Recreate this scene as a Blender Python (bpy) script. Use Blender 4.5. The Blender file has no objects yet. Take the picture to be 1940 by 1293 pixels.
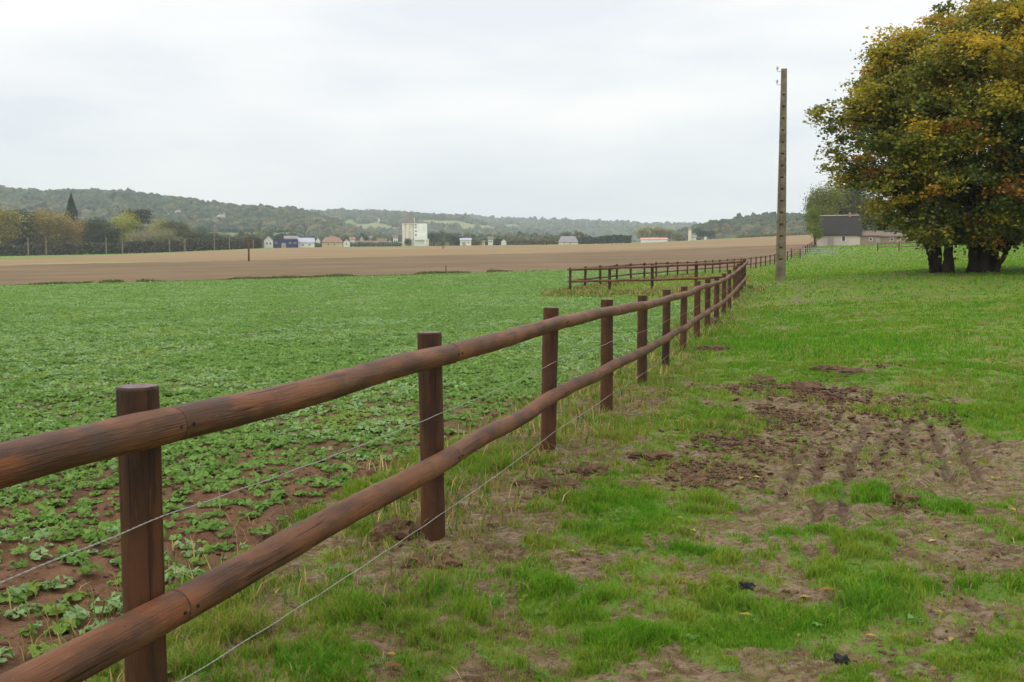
import bpy, math, random
import numpy as np
from mathutils import Vector, Matrix

rng = np.random.default_rng(7)
random.seed(7)
SC = bpy.context.scene
COL = SC.collection
R = math.radians

# ------------------------------------------------------------------ camera
F = 1900.0; W, H = 1940.0, 1293.0; HZ = 505.0; EYE = 1.57
PITCH = math.atan((H / 2 - HZ) / F)
cp, sp = math.cos(PITCH), math.sin(PITCH)
cam_d = bpy.data.cameras.new('camera')
cam = bpy.data.objects.new('camera', cam_d); COL.objects.link(cam)
cam.location = (0, 0, EYE); cam.rotation_euler = (math.pi / 2 - PITCH, 0, 0)
cam_d.sensor_width = 36; cam_d.lens = F / W * 36
cam_d.clip_start = 0.05; cam_d.clip_end = 20000
SC.camera = cam

def ray(px, py):
    u = (px - W / 2) / F; v = (H / 2 - py) / F
    return np.array([u, cp + v * sp, -sp + v * cp])

def P(px, py, d):
    r = ray(px, py); r = r * (d / r[1])
    return np.array([r[0], r[1], EYE + r[2]])

# ------------------------------------------------------------------ noise
def _hash(i, j, s):
    n = (i * 374761393 + j * 668265263 + s * 974634777) & 0xffffffff
    n = ((n ^ (n >> 13)) * 1274126177) & 0xffffffff
    return ((n ^ (n >> 16)) & 0xffff) / 65535.0

def vnoise(x, y, s=0):
    x = np.asarray(x, float); y = np.asarray(y, float)
    i = np.floor(x).astype(np.int64); j = np.floor(y).astype(np.int64)
    fx = x - i; fy = y - j
    fx = fx * fx * (3 - 2 * fx); fy = fy * fy * (3 - 2 * fy)
    a = _hash(i, j, s); b = _hash(i + 1, j, s); c = _hash(i, j + 1, s); d = _hash(i + 1, j + 1, s)
    return (a * (1 - fx) + b * fx) * (1 - fy) + (c * (1 - fx) + d * fx) * fy

def fbm(x, y, s=0, o=4):
    t = 0; a = 0.5; n = 0
    for k in range(o):
        t = t + a * vnoise(x, y, s + k * 17); n += a
        x = x * 2.03 + 3.1; y = y * 2.03 + 7.7; a *= 0.5
    return t / n

def sstep(a, b, x):
    t = np.clip((x - a) / (b - a), 0, 1)
    return t * t * (3 - 2 * t)

# ------------------------------------------------------------------ terrain
CP = [P(*c) for c in [
    (820, 1020, 5.78), (1038, 850, 8.53), (1148, 772, 11.27), (1216, 727, 13.95), (1261, 690, 16.5),
    (1294, 667, 19.2), (1321, 640, 22), (1340, 626, 24.7), (1357, 611, 27.9), (1371, 597, 30.7),
    (1382, 584, 33.6), (1392, 572, 36.8), (1398, 563, 38.9), (1404, 556, 41.4), (1410, 547, 44.2),
    (1478, 531, 47), (1080, 551, 55), (1850, 517, 41), (1780, 512, 42), (1640, 520, 50),
    (1301, 524, 84), (1450, 506, 118), (1540, 468, 205), (1590, 466, 216), (1720, 464, 190), (1930, 463, 130),
    (0, 543, 78), (300, 535, 84), (600, 527, 90), (900, 518, 96), (1060, 513, 100),
    (-500, 552, 70), (0, 503, 170), (500, 493, 190), (1000, 480, 230), (1470, 465, 240),
    (-600, 503, 330), (0, 487, 330), (250, 481, 360), (500, 471, 400), (800, 467, 450), (1000, 465, 480), (1300, 457, 520), (1540, 445, 520),
    (0, 484, 480), (500, 471, 520), (790, 467, 620), (1000, 464, 640), (1250, 459, 660), (1540, 444, 700), (2200, 440, 500),
    (0, 480, 1000), (500, 468, 1000), (1000, 464, 1000), (1500, 448, 1000), (-900, 490, 1000), (2600, 445, 1000),
    (0, 485, 3000), (1000, 475, 3000), (2000, 470, 3000),
]]
CP += [np.array(c, float) for c in [
    (-6, 0, 0), (0, 0, 0), (6, 0, 0), (-4, 6, 0), (2.5, 4, 0), (5, 9, .02), (9, 10, .05), (8, 18, .12), (-10, 10, 0), (-25, 25, 0),
    (-12, 40, 0), (-30, 50, 0), (0, 30, -.02), (1, 45, .08), (14, 30, .55), (35, 40, 1.8), (-60, 20, 0), (40, 10, .8),
    (0, -15, 0), (40, -30, 1), (-40, -30, 0), (0, -300, 0), (300, -100, 6), (-300, -100, 0), (-2500, -1000, 5), (2500, -1000, 20), (0, -3000, 5)]]
CP = np.array(CP)
def _warp(x, y):
    r = np.hypot(x, y) + 1e-6
    w = np.log1p(r / 15.0) / r
    return x * w, y * w
_cu, _cv = _warp(CP[:, 0], CP[:, 1])
def _U(r2): return 0.5 * r2 * np.log(r2 + 1e-12)
_n = len(CP)
_K = _U((_cu[:, None] - _cu[None]) ** 2 + (_cv[:, None] - _cv[None]) ** 2) + np.eye(_n) * 2e-3
_Pm = np.stack([np.ones(_n), _cu, _cv], 1)
_A = np.zeros((_n + 3, _n + 3)); _A[:_n, :_n] = _K; _A[:_n, _n:] = _Pm; _A[_n:, :_n] = _Pm.T
# heights grow with distance: fit height / (distance scale) so far metres do not bend near centimetres
_sc = 1 + np.hypot(CP[:, 0], CP[:, 1]) / 60.0
_co = np.linalg.solve(_A, np.concatenate([CP[:, 2] / _sc, np.zeros(3)]))
def terr(x, y):
    x = np.asarray(x, float); y = np.asarray(y, float); sh = x.shape
    xf, yf = x.ravel(), y.ravel(); out = np.empty(xf.size)
    for a in range(0, xf.size, 60000):
        xs, ys = xf[a:a + 60000], yf[a:a + 60000]
        u, v = _warp(xs, ys)
        K = _U((u[:, None] - _cu[None]) ** 2 + (v[:, None] - _cv[None]) ** 2)
        s = 1 + np.hypot(xs, ys) / 60.0
        out[a:a + 60000] = (K @ _co[:_n] + _co[_n] + _co[_n + 1] * u + _co[_n + 2] * v) * s
    return out.reshape(sh)
def tz(x, y): return float(terr(np.array([x]), np.array([y]))[0])

def G(px, py, lo=1.0, hi=600.0):
    """first point of the terrain along the sight line of a photo pixel"""
    r = ray(px, py); d = np.geomspace(lo, hi, 700)
    x = r[0] / r[1] * d; z = EYE + r[2] / r[1] * d
    diff = z - terr(x, d)
    k = np.argmax(diff < 0)
    if diff[k] >= 0: k = len(d) - 1
    a, b = d[max(k - 1, 0)], d[k]; fa, fb = diff[max(k - 1, 0)], diff[k]
    t = fa / (fa - fb + 1e-12) if fa > 0 >= fb else 1.0
    dd = a + (b - a) * t
    xx = r[0] / r[1] * dd
    return np.array([xx, dd, tz(xx, dd)])

# ------------------------------------------------------------------ mesh helpers
def mk(name, V, polys, mats, parent=None, smooth=True, col=None, attrs=None, matidx=None, loc=None, mat_world=None):
    V = np.asarray(V, np.float32).reshape(-1, 3)
    polys = [np.asarray(p, np.int32) for p in polys if len(p)]
    me = bpy.data.meshes.new(name)
    me.vertices.add(len(V)); me.vertices.foreach_set('co', V.ravel())
    loops = np.concatenate([p.ravel() for p in polys])
    sizes = np.concatenate([np.full(len(p), p.shape[1], np.int32) for p in polys])
    starts = np.concatenate([[0], np.cumsum(sizes)[:-1]]).astype(np.int32)
    me.loops.add(len(loops)); me.loops.foreach_set('vertex_index', loops)
    me.polygons.add(len(sizes)); me.polygons.foreach_set('loop_start', starts)
    me.polygons.foreach_set('use_smooth', np.full(len(sizes), bool(smooth)))
    if not isinstance(mats, (list, tuple)): mats = [mats]
    for m in mats: me.materials.append(m)
    if matidx is not None: me.polygons.foreach_set('material_index', np.asarray(matidx, np.int32))
    if col is not None:
        a = me.attributes.new('col', 'FLOAT_COLOR', 'POINT')
        c = np.ones((len(V), 4), np.float32); c[:, :3] = col
        a.data.foreach_set('color', c.ravel())
    for k, v in (attrs or {}).items():
        a = me.attributes.new(k, 'FLOAT', 'POINT'); a.data.foreach_set('value', np.asarray(v, np.float32))
    me.update(calc_edges=True)
    me.validate()
    o = bpy.data.objects.new(name, me); COL.objects.link(o)
    if parent is not None: o.parent = parent
    if loc is not None: o.location = loc
    if mat_world is not None: o.matrix_basis = mat_world
    return o

class MB:
    def __init__(s): s.v = []; s.f = {}; s.n = 0; s.mi = {}
    def add(s, V, F, mi=0):
        V = np.asarray(V, float); F = np.asarray(F, int)
        k = F.shape[1]
        s.f.setdefault(k, []).append(F + s.n); s.mi.setdefault(k, []).append(np.full(len(F), mi))
        s.v.append(V); s.n += len(V); return s
    def box(s, x0, x1, y0, y1, z0, z1, mi=0):
        return s.hexa([(x0, y0, z0), (x1, y0, z0), (x1, y1, z0), (x0, y1, z0)], [(x0, y0, z1), (x1, y0, z1), (x1, y1, z1), (x0, y1, z1)], mi)
    def hexa(s, b, t, mi=0):
        return s.add(list(b) + list(t), [(3, 2, 1, 0), (4, 5, 6, 7), (0, 1, 5, 4), (1, 2, 6, 5), (2, 3, 7, 6), (3, 0, 4, 7)], mi)
    def tube(s, path, rad, sides=8, mi=0, cap=True):
        V, Q, caps = tube(path, rad, sides)
        n0 = s.n; s.add(V, Q, mi)
        if cap:
            for c in caps:
                s.f.setdefault(len(c), []).append(np.array([c]) + n0); s.mi.setdefault(len(c), []).append(np.array([mi]))
        return s
    def build(s, name, mats, parent=None, smooth=False, **k):
        ks = sorted(s.f)
        return mk(name, np.concatenate(s.v), [np.concatenate(s.f[q]) for q in ks], mats, parent, smooth,
                  matidx=np.concatenate([np.concatenate(s.mi[q]) for q in ks]), **k)

def tube(path, rad, sides=8):
    path = np.asarray(path, float); n = len(path)
    rad = np.broadcast_to(np.asarray(rad, float), (n,))
    T = np.gradient(path, axis=0); T /= np.linalg.norm(T, axis=1)[:, None] + 1e-9
    ref = np.array([0, 0, 1.0]) if abs(T[0, 2]) < .9 else np.array([1.0, 0, 0])
    N = np.empty_like(path)
    cur = np.cross(T[0], ref); cur /= np.linalg.norm(cur)
    for i in range(n):
        cur = cur - T[i] * cur.dot(T[i]); cur /= np.linalg.norm(cur) + 1e-9; N[i] = cur
    B = np.cross(T, N)
    a = np.linspace(0, 2 * np.pi, sides, endpoint=False)
    V = path[:, None] + rad[:, None, None] * (np.cos(a)[None, :, None] * N[:, None] + np.sin(a)[None, :, None] * B[:, None])
    i = np.arange(n - 1)[:, None] * sides; j = np.arange(sides)[None]; j2 = (j + 1) % sides
    Q = np.stack([i + j, i + j2, i + sides + j2, i + sides + j], -1).reshape(-1, 4)
    return V.reshape(-1, 3), Q, [list(range(sides))[::-1], [(n - 1) * sides + q for q in range(sides)]]

def empty(name, loc=(0, 0, 0), rz=0.0):
    o = bpy.data.objects.new(name, None); COL.objects.link(o)
    o.location = loc; o.rotation_euler = (0, 0, rz); o.empty_display_size = .2
    return o
def tag(o, label, cat, group=None, kind=None):
    o['label'] = label; o['category'] = cat
    if group: o['group'] = group
    if kind: o['kind'] = kind
    return o
def struct(o, label=None):
    o['kind'] = 'structure'
    if label: o['label'] = label
    return o

# ------------------------------------------------------------------ material helpers
class NT:
    def __init__(s, name):
        s.m = bpy.data.materials.new(name); s.m.use_nodes = True
        s.t = s.m.node_tree; s.t.nodes.clear()
        s.out = s.t.nodes.new('ShaderNodeOutputMaterial')
    def n(s, typ, **k):
        nd = s.t.nodes.new('ShaderNode' + typ)
        for a, v in k.items():
            if hasattr(nd, a): setattr(nd, a, v)
        return nd
    def l(s, a, b): s.t.links.new(a, b)
    def val(s, x, sock):
        if isinstance(x, (int, float)): sock.default_value = x
        elif isinstance(x, (tuple, list)): sock.default_value = (*x, 1) if len(x) == 3 and sock.type == 'RGBA' else x
        else: s.l(x, sock)
    def noise(s, vec, scale, detail=4, rough=.55):
        nd = s.n('TexNoise'); nd.inputs['Scale'].default_value = scale; nd.inputs['Detail'].default_value = detail
        nd.inputs['Roughness'].default_value = rough
        if vec is not None: s.l(vec, nd.inputs['Vector'])
        return nd.outputs['Fac']
    def mapping(s, vec, scale=(1, 1, 1), loc=None):
        nd = s.n('Mapping'); nd.inputs['Scale'].default_value = scale
        s.l(vec, nd.inputs['Vector'])
        if loc is not None: s.l(loc, nd.inputs['Location'])
        return nd.outputs['Vector']
    def ramp(s, fac, a, b):
        nd = s.n('MapRange'); nd.inputs['From Min'].default_value = a; nd.inputs['From Max'].default_value = b
        nd.interpolation_type = 'SMOOTHSTEP'
        s.l(fac, nd.inputs['Value']); return nd.outputs['Result']
    def mix(s, fac, a, b, mode='MIX'):
        nd = s.n('Mix'); nd.data_type = 'RGBA'; nd.blend_type = mode
        s.val(fac, nd.inputs[0]); s.val(a, nd.inputs[6]); s.val(b, nd.inputs[7]); return nd.outputs[2]
    def math(s, op, a, b=0.0):
        nd = s.n('Math'); nd.operation = op; s.val(a, nd.inputs[0]); s.val(b, nd.inputs[1]); return nd.outputs[0]
    def attr(s, name, what='Fac'):
        nd = s.n('Attribute'); nd.attribute_name = name; return nd.outputs[what]
    def bump(s, h, dist=.01, strength=1.0):
        nd = s.n('Bump'); nd.inputs['Distance'].default_value = dist; nd.inputs['Strength'].default_value = strength
        s.l(h, nd.inputs['Height']); return nd.outputs['Normal']
    def princ(s, col, rough=.8, normal=None, spec=.3):
        nd = s.n('BsdfPrincipled'); s.val(col, nd.inputs['Base Color']); s.val(rough, nd.inputs['Roughness'])
        nd.inputs['Specular IOR Level'].default_value = spec
        if normal is not None: s.l(normal, nd.inputs['Normal'])
        return nd.outputs[0]
    def end(s, sh): s.l(sh, s.out.inputs['Surface']); return s.m
    def obj(s): return s.n('TexCoord').outputs['Object']
    def pos(s): return s.n('NewGeometry').outputs['Position']
    def rnd(s): return s.n('ObjectInfo').outputs['Random']

def rgb(r, g, b):
    f = lambda c: ((c / 255 + .055) / 1.055) ** 2.4 if c > 10 else c / 255 / 12.92
    return (f(r), f(g), f(b))

def plain(name, col, rough=.8, var=.25, scale=3.0, spec=.2):
    t = NT(name); o = t.obj()
    n = t.noise(o, scale, 5, .6); n2 = t.noise(o, scale * 9, 3)
    c = t.mix(t.ramp(n, .3, .7), tuple(c * (1 - var) for c in col), tuple(min(1, c * (1 + var)) for c in col))
    c = t.mix(t.math('MULTIPLY', t.ramp(n2, .45, .75), .3), c, tuple(c * .6 for c in col))
    return t.end(t.princ(c, rough, t.bump(n2, .02, .3), spec))

def leafmat(name, trans=.3, tint=False, rough=.55, spec=.25):
    t = NT(name); c = t.attr('col', 'Color')
    if tint: c = t.mix(1.0, c, t.n('ObjectInfo').outputs['Color'], 'MULTIPLY')
    a = t.princ(c, rough, None, spec)
    tr = t.n('BsdfTranslucent'); t.l(c, tr.inputs[0])
    mx = t.n('MixShader'); mx.inputs[0].default_value = trans
    t.l(a, mx.inputs[1]); t.l(tr.outputs[0], mx.inputs[2])
    return t.end(mx.outputs[0])

M = {}
def wood(name='creosoted_wood', k=1.0):
    t = NT(name); o = t.obj(); rd = t.rnd()
    off = t.n('CombineXYZ'); t.l(t.math('MULTIPLY', rd, 37.0), off.inputs[0]); t.l(t.math('MULTIPLY', rd, 53.0), off.inputs[2])
    lo = off.outputs[0]
    long_ = t.noise(t.mapping(o, (34, 34, 1.6), lo), 1.0, 6, .65)
    broad = t.noise(t.mapping(o, (5, 5, 1.7), lo), 1.0, 4, .6)
    patch = t.noise(t.mapping(o, (9, 9, 3.0), lo), 1.0, 5, .6)
    whorl = t.noise(t.mapping(o, (1.2, 1.2, 7.0), lo), 1.0, 2, .4)
    fine = t.noise(t.mapping(o, (160, 160, 9), lo), 1.0, 3, .6)
    c = t.mix(t.ramp(broad, .32, .68), rgb(84, 60, 49), rgb(140, 94, 68))
    c = t.mix(t.math('MULTIPLY', t.ramp(patch, .52, .70), .8), c, rgb(150, 92, 58))
    c = t.mix(t.math('MULTIPLY', t.ramp(whorl, .56, .74), .5), c, rgb(88, 76, 70))
    c = t.mix(t.math('MULTIPLY', t.ramp(long_, .52, .72), .7), c, rgb(56, 40, 35))
    c = t.mix(t.math('MULTIPLY', t.ramp(fine, .60, .78), .5), c, rgb(160, 136, 116))
    dk = t.noise(t.mapping(o, (22, 22, 12), lo), 1.0, 2, .5)
    c = t.mix(t.math('MULTIPLY', t.ramp(dk, .70, .76), .75), c, rgb(38, 28, 25))
    wh = t.noise(t.mapping(o, (70, 70, 50), lo), 1.0, 1, .5)
    c = t.mix(t.math('MULTIPLY', t.ramp(wh, .80, .83), .8), c, rgb(190, 182, 170))
    ck = t.noise(t.mapping(o, (75, 75, 1.1), lo), 1.0, 2, .5)
    c = t.mix(t.math('MULTIPLY', t.ramp(ck, .66, .70), .8), c, rgb(30, 22, 19))
    al = t.noise(t.mapping(o, (14, 14, 5), lo), 1.0, 4, .6)
    c = t.mix(t.math('MULTIPLY', t.ramp(al, .58, .72), .35), c, rgb(112, 108, 84))
    c = t.mix(1.0, c, (.53 * k, .50 * k, .42 * k) if k < 1 else (.75, .71, .57), 'MULTIPLY')
    b = t.mix(.5, long_, fine)
    return t.end(t.princ(c, .58, t.bump(b, .008, .9), .25))
M['wood'] = wood()
M['post'] = wood('post_wood', .80)
def endgrain():
    t = NT('weathered_end_grain'); o = t.obj()
    w = t.n('TexWave'); w.wave_type = 'RINGS'; w.rings_direction = 'Z'; w.inputs['Scale'].default_value = 28; w.inputs['Distortion'].default_value = 2.5
    t.l(o, w.inputs['Vector'])
    n = t.noise(o, 40, 4)
    c = t.mix(t.ramp(n, .35, .65), rgb(104, 88, 88), rgb(136, 118, 116))
    c = t.mix(t.math('MULTIPLY', w.outputs['Fac'], .25), c, rgb(64, 46, 44))
    return t.end(t.princ(c, .8, t.bump(n, .004, .6)))
M['end'] = endgrain()
M['wire'] = plain('twisted_wire', (.38, .37, .33), .45, .2, 40, .5)
M['steel'] = plain('galvanised_steel', (.3, .31, .31), .4, .2, 10, .5)
M['concrete'] = plain('lichen_concrete', rgb(128, 118, 98), .9, .32, 2.6)
M['porcelain'] = plain('insulator_porcelain', (.6, .58, .55), .3, .1, 5, .5)
M['leaf'] = leafmat('autumn_leaf', .42)
M['treeleaf'] = leafmat('distant_leaf', .15, True, .7)
M['grass'] = leafmat('grass_blade', .4, False, .6, .1)
M['crop'] = leafmat('crop_leaf', .46, False, .6, .06)
M['dry'] = leafmat('dry_stem', .2, False, .8)
M['bark'] = plain('dark_bark', rgb(54, 46, 39), .95, .35, 2.5)
M['clod'] = plain('turned_earth', rgb(98, 76, 58), .95, .35, 9)
M['blackstone'] = plain('black_lump', rgb(44, 40, 40), .6, .3, 14)

# ------------------------------------------------------------------ layout: fence lines
FD = [0.45, 3.18, 5.78, 8.53, 11.27, 13.95, 16.5, 19.2, 22, 24.7, 27.9, 30.7, 33.6, 36.8, 38.9, 41.4, 44.2]
FPX = [None, 272, 820, 1038, 1149.5, 1217, 1261.5, 1294.5, 1321, 1340.5, 1358, 1371.5, 1382.5, 1392.5, 1398.5, 1404.5, 1410.5]
FPY = [None, 1010, 825, 720, 672, 645, 620, 605, 585, 575, 565, 553, 545, 535, 530, 526, 520]
FP = []
for d, px, py in zip(FD, FPX, FPY):
    x = (-2.07 + .279 * d) if px is None else P(px, py, d)[0]
    FP.append((x, d))
def fence_x(y): return np.interp(y, [p[1] for p in FP], [p[0] for p in FP])
PEN = [(3.2, 55.0)]                                  # outer corner of the small pen
ROW2 = [G(px, py, 45, 260)[:2] for px, py in [(1080, 551), (1108, 547.5), (1137, 544), (1168, 541), (1195, 538), (1220, 535.5), (1243, 532.5), (1264, 529.5), (1283, 526.5), (1301, 524), (1318, 521.5), (1335, 519), (1349, 517), (1363, 515), (1377, 513), (1390, 511.5), (1403, 510)]]
# photo measurements give the far row's distances
_rd = np.interp([p[0] for p in [(q[0],) for q in [(1080,), (1108,), (1137,), (1168,), (1195,), (1220,), (1243,), (1264,), (1283,), (1301,), (1318,), (1335,), (1349,), (1363,), (1377,), (1390,), (1403,)]]],
                [1080, 1108, 1168, 1243, 1301, 1363, 1403], [54, 57, 63.5, 73.5, 83, 96, 106])
ROW2 = []
for px, d in zip([1080, 1108, 1137, 1168, 1195, 1220, 1243, 1264, 1283, 1301, 1318, 1335, 1349, 1363, 1377, 1390, 1403], _rd):
    ROW2.append(((px - 970) / 1900 * d, d))
for px, d in [(1421, 111), (1430.5, 114), (1440, 117), (1449, 120), (1457.5, 123), (1466, 126), (1475, 129.5), (1483, 133), (1490, 136), (1497, 139)]:
    ROW2.append(((px - 970) / 1900 * d, d))
ROW3 = [((px - 970) / 1900 * d, d) for px, d in [(1514, 142), (1519, 150), (1524, 158), (1528, 166), (1532, 174), (1536, 183), (1540, 192), (1543.5, 202)]]

# ------------------------------------------------------------------ land use
def inpoly(x, y, poly):
    r = np.zeros(np.shape(x), bool); n = len(poly)
    for i in range(n):
        x0, y0 = poly[i]; x1, y1 = poly[(i + 1) % n]
        c = ((y0 > y) != (y1 > y)) & (x < (x1 - x0) * (y - y0) / (y1 - y0 + 1e-12) + x0)
        r ^= c
    return r
EDGE_A = [-1.2, -.51, -.35, -.19, -.037, .05, .14, .24, .29]
EDGE_D = [62, 78, 84, 90, 96, 99.5, 104, 110, 116]
PLOU_A = [-1.2, -.51, -.247, .016, .263, .32]; PLOU_D = [150, 170, 190, 230, 240, 245]
STUB_A = [-1.2, -.51, -.38, -.247, -.09, .016, .174, .3, .36]; STUB_D = [245, 255, 318, 382, 440, 478, 520, 520, 500]
CROP = [(-3.35, -6), (-2.75, 0.45), (-2.1, 3.2), (-1.0, 7.5), (.3, 12), (2.6, 20), (4.6, 27.5), (6.2, 34), (6.6, 37.5), (4.2, 43.5), (1.0, 47), (1.7, 52), (2.2, 56.5),
        (6.0, 66), (12.3, 84), (19, 99), (24.5, 110)]
CROP += [(a * d, d) for a, d in zip(EDGE_A[::-1][2:], EDGE_D[::-1][2:])] + [(-74, -6)]
RIGHT = [(12.5, 84), (19.5, 99), (24.5, 110), (36, 137), (61, 203), (80, 240), (200, 520), (215, 560)]
def landclass(x, y):
    a = x / np.maximum(y, .1)
    de = np.interp(a, EDGE_A, EDGE_D); dp = np.interp(a, PLOU_A, PLOU_D); ds = np.interp(a, STUB_A, STUB_D)
    j = (fbm(x * .25, y * .25, 5) - .5)
    xr = np.interp(y, [p[1] for p in RIGHT], [p[0] for p in RIGHT])
    left = (x < xr) & (a > -1.2) & (y > 20)
    c = np.zeros(np.shape(x), int)
    c[left & (y > de + j * 1.5) & (y <= dp + j * 14)] = 2
    c[left & (y > dp + j * 14) & (y <= ds)] = 3
    c[inpoly(x + j * .35, y, CROP)] = 1
    return c

# bare-earth and lush spots of the pasture, read off the photo
def spots(lst): return [(*G(px, py, 1.5, 80)[:2], rx, ry, s) for px, py, rx, ry, s in lst]
BARE = spots([(1500, 775, .55, .9, 1.1), (1600, 750, .6, 1.0, 1.1), (1650, 810, .7, .8, 1.1), (1770, 835, .75, .8, 1.1), (1620, 880, .75, .7, 1.0), (1720, 905, .6, .45, .9), (1340, 895, .35, .5, .9),
              (1440, 850, .3, .45, .8), (1560, 970, .4, .4, .9), (1850, 880, .35, .35, .6), (1750, 985, .2, .22, .6), (1880, 1050, .3, .25, .7), (1530, 1130, .16, .22, .8), (1480, 1255, .25, .14, .8),
              (1800, 1190, .22, .2, .75), (1100, 1065, .16, .16, .7), (990, 985, .2, .2, .6), (960, 1285, .2, .1, .8), (880, 1015, .3, .25, .7), (1230, 870, .22, .22, .7), (1350, 668, .5, .35, .7), (1590, 700, .45, .5, .7),
              (1730, 692, .5, .45, .6), (1865, 675, .4, .4, .6), (1120, 880, .35, .25, .55), (1030, 850, .25, .2, .6), (1150, 775, .25, .25, .6), (1060, 925, .35, .18, .5), (730, 1200, .1, .1, .7), (1640, 1240, .2, .1, .6), (1890, 1160, .2, .2, .6),
              (1400, 740, .5, .4, .6), (1300, 740, .3, .3, .4), (1030, 1180, .12, .1, .6), (1370, 990, .25, .2, .5), (1250, 1020, .18, .14, .6), (1750, 1280, .25, .1, .5)])
LUSH = spots([(1340, 790, .35, .55, 1.0), (1655, 945, .22, .25, 1.0), (1645, 1130, .2, .24, 1.1), (1200, 960, .3, .35, .8), (1150, 1005, .22, .22, .8), (1000, 1130, .3, .28, .7), (860, 1140, .3, .25, .6),
              (690, 1170, .35, .3, .7), (1230, 1210, .32, .12, .9), (1100, 1150, .3, .2, .6), (1450, 1190, .2, .16, .8), (1520, 650, 1.6, 2.4, .8), (1420, 780, .3, .5, .5), (1660, 780, .18, .2, .7), (1800, 960, .25, .35, .6), (1870, 1240, .2, .2, .6), (880, 880, .4, .5, .6),
              (1600, 1000, .3, .2, .5), (1920, 800, .6, 1.0, .6), (600, 1260, .3, .2, .7), (1290, 1035, .14, .12, .8), (1440, 1140, .15, .2, .4)])
def gsum(x, y, lst):
    t = np.zeros(np.shape(x))
    for cx, cy, rx, ry, s in lst:
        q = ((x - cx) / rx) ** 2 + ((y - cy) / ry) ** 2
        m = q < 9
        if m.any(): t[m] = np.maximum(t[m], s * np.exp(-q[m] * .7))
    return t
def bare_mask(x, y):
    d = np.hypot(x, y)
    base = .445 - .275 * sstep(8, 16, d) + .10 * sstep(2.0, 5.0, x) * (1 - sstep(7, 10, d))
    fx = fence_x(np.clip(y, .5, 44))
    strip = np.exp(-((x - fx) / .45) ** 2) * .18 * (y < 46)
    b = base + strip + .55 * gsum(x, y, BARE) - .42 * gsum(x, y, LUSH)
    n = (fbm(x * 6.0, y * 4.6, 11, 4) - .5) * 1.25 + (fbm(x * 19, y * 14, 31, 3) - .5) * .8 + (fbm(x * 1.1, y * .9, 47, 3) - .5) * .55
    patch = gsum(x, y, BARE[:11])
    n = n * (1 - .35 * patch)
    track = np.exp(-((x - (fx + 2.0 + .5 * np.sin(y * .2))) / .5) ** 2) * .25 * sstep(18, 24, y) * (1 - sstep(44, 50, y))
    return sstep(.32, .66, b + n + track)
def dry_mask(x, y):
    fx = fence_x(np.clip(y, .5, 44))
    near = np.exp(-((x - fx - .1) / .8) ** 2) * .45
    pen = .55 * inpoly(x, y, [(10, 44), (3, 54), (14, 84), (30, 117), (36, 136), (20, 80), (12, 50)])
    n = fbm(x * .9, y * .7, 51, 4)
    edge = .3 * sstep(30, 60, y) * (1 - sstep(60, 110, y)) * sstep(.5, .6, fbm(x * .12, y * .12, 77, 3))
    return np.clip(near + pen + edge + sstep(.5, .72, n) * .55, 0, 1)
# furrows that wheels and hooves cut into the mud
RUTS = []
for pts in [((1577, 731), (1574, 768)), ((1604, 733), (1590, 795)), ((1640, 805), (1625, 845), (1600, 908)), ((1717, 798), (1708, 862)), ((1751, 779), (1772, 830), (1801, 900)), ((1805, 782), (1826, 850), (1852, 908)), ((1562, 836), (1542, 918)),
            ((1683, 822), (1666, 880)), ((1520, 850), (1485, 935)), ((1690, 915), (1702, 965)), ((1655, 740), (1648, 772)), ((1560, 940), (1545, 990)), ((1610, 925), (1600, 985))]:
    q = [G(*p)[:2] for p in pts]
    for a, b in zip(q[:-1], q[1:]): RUTS.append((a, b))
def rut(x, y):
    t = np.zeros(np.shape(x))
    wob = (fbm(x * 3, y * 3, 91, 2) - .5) * .10 + (fbm(x * 25, y * 12, 93, 2) - .5) * .03
    for a, b in RUTS:
        ab = b - a; L = ab.dot(ab)
        s = np.clip(((x - a[0]) * ab[0] + (y - a[1]) * ab[1]) / L, -.02, 1.02)
        dd = np.hypot(x + wob - a[0] - s * ab[0], y - a[1] - s * ab[1])
        t = np.maximum(t, 1 - sstep(.02, .05, dd))
    return t
# wheel line through the crop
TRAM = np.array([G(px, py, 3, 90)[:2] for px, py in [(-400, 800), (-150, 752), (0, 722), (130, 693), (300, 672), (430, 655), (520, 605), (560, 585), (640, 560)]])
def tram(x, y):
    t = np.full(np.shape(x), 1e9)
    for a, b in zip(TRAM[:-1], TRAM[1:]):
        ab = b - a; s = np.clip(((x - a[0]) * ab[0] + (y - a[1]) * ab[1]) / ab.dot(ab), 0, 1)
        t = np.minimum(t, np.hypot(x - a[0] - s * ab[0], y - a[1] - s * ab[1]))
    return t
# ------------------------------------------------------------------ ground sheet
def relief(x, y, cls, bare):
    d = np.hypot(x, y)
    near = 1 - sstep(25, 60, d)
    z = (fbm(x * .8, y * .8, 3, 3) - .5) * .10 * near * sstep(.5, 3, d)
    past = (cls == 0)
    z = z + past * near * (fbm(x * 3.5, y * 3.5, 4, 4) - .5) * .07
    rough = fbm(x * 8, y * 8, 9, 4) - .5
    z = z + past * bare * near * (rough * .09 - .012)
    gs = gsum(x, y, BARE[:11])
    z = z + past * bare * near * sstep(.2, .7, gs) * (np.abs(fbm(x * 2.0, y * 16, 13, 2) - .5) * .07 + (fbm(x * 5, y * 4, 15, 4) - .5) * .09)
    z = z - .035 * rut(x, y) * near
    z = z + (cls == 1) * near * (fbm(x * 6, y * 6, 21, 4) - .5) * .10
    return z
th_f = np.concatenate([np.arange(-38, 38.001, .125)])
th_b = np.concatenate([np.arange(42, 318, 6)])
TH = np.radians(np.concatenate([th_f, th_b]))
RR = np.geomspace(.9, 4200, 1020)
NTH, NR = len(TH), len(RR)
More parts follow.
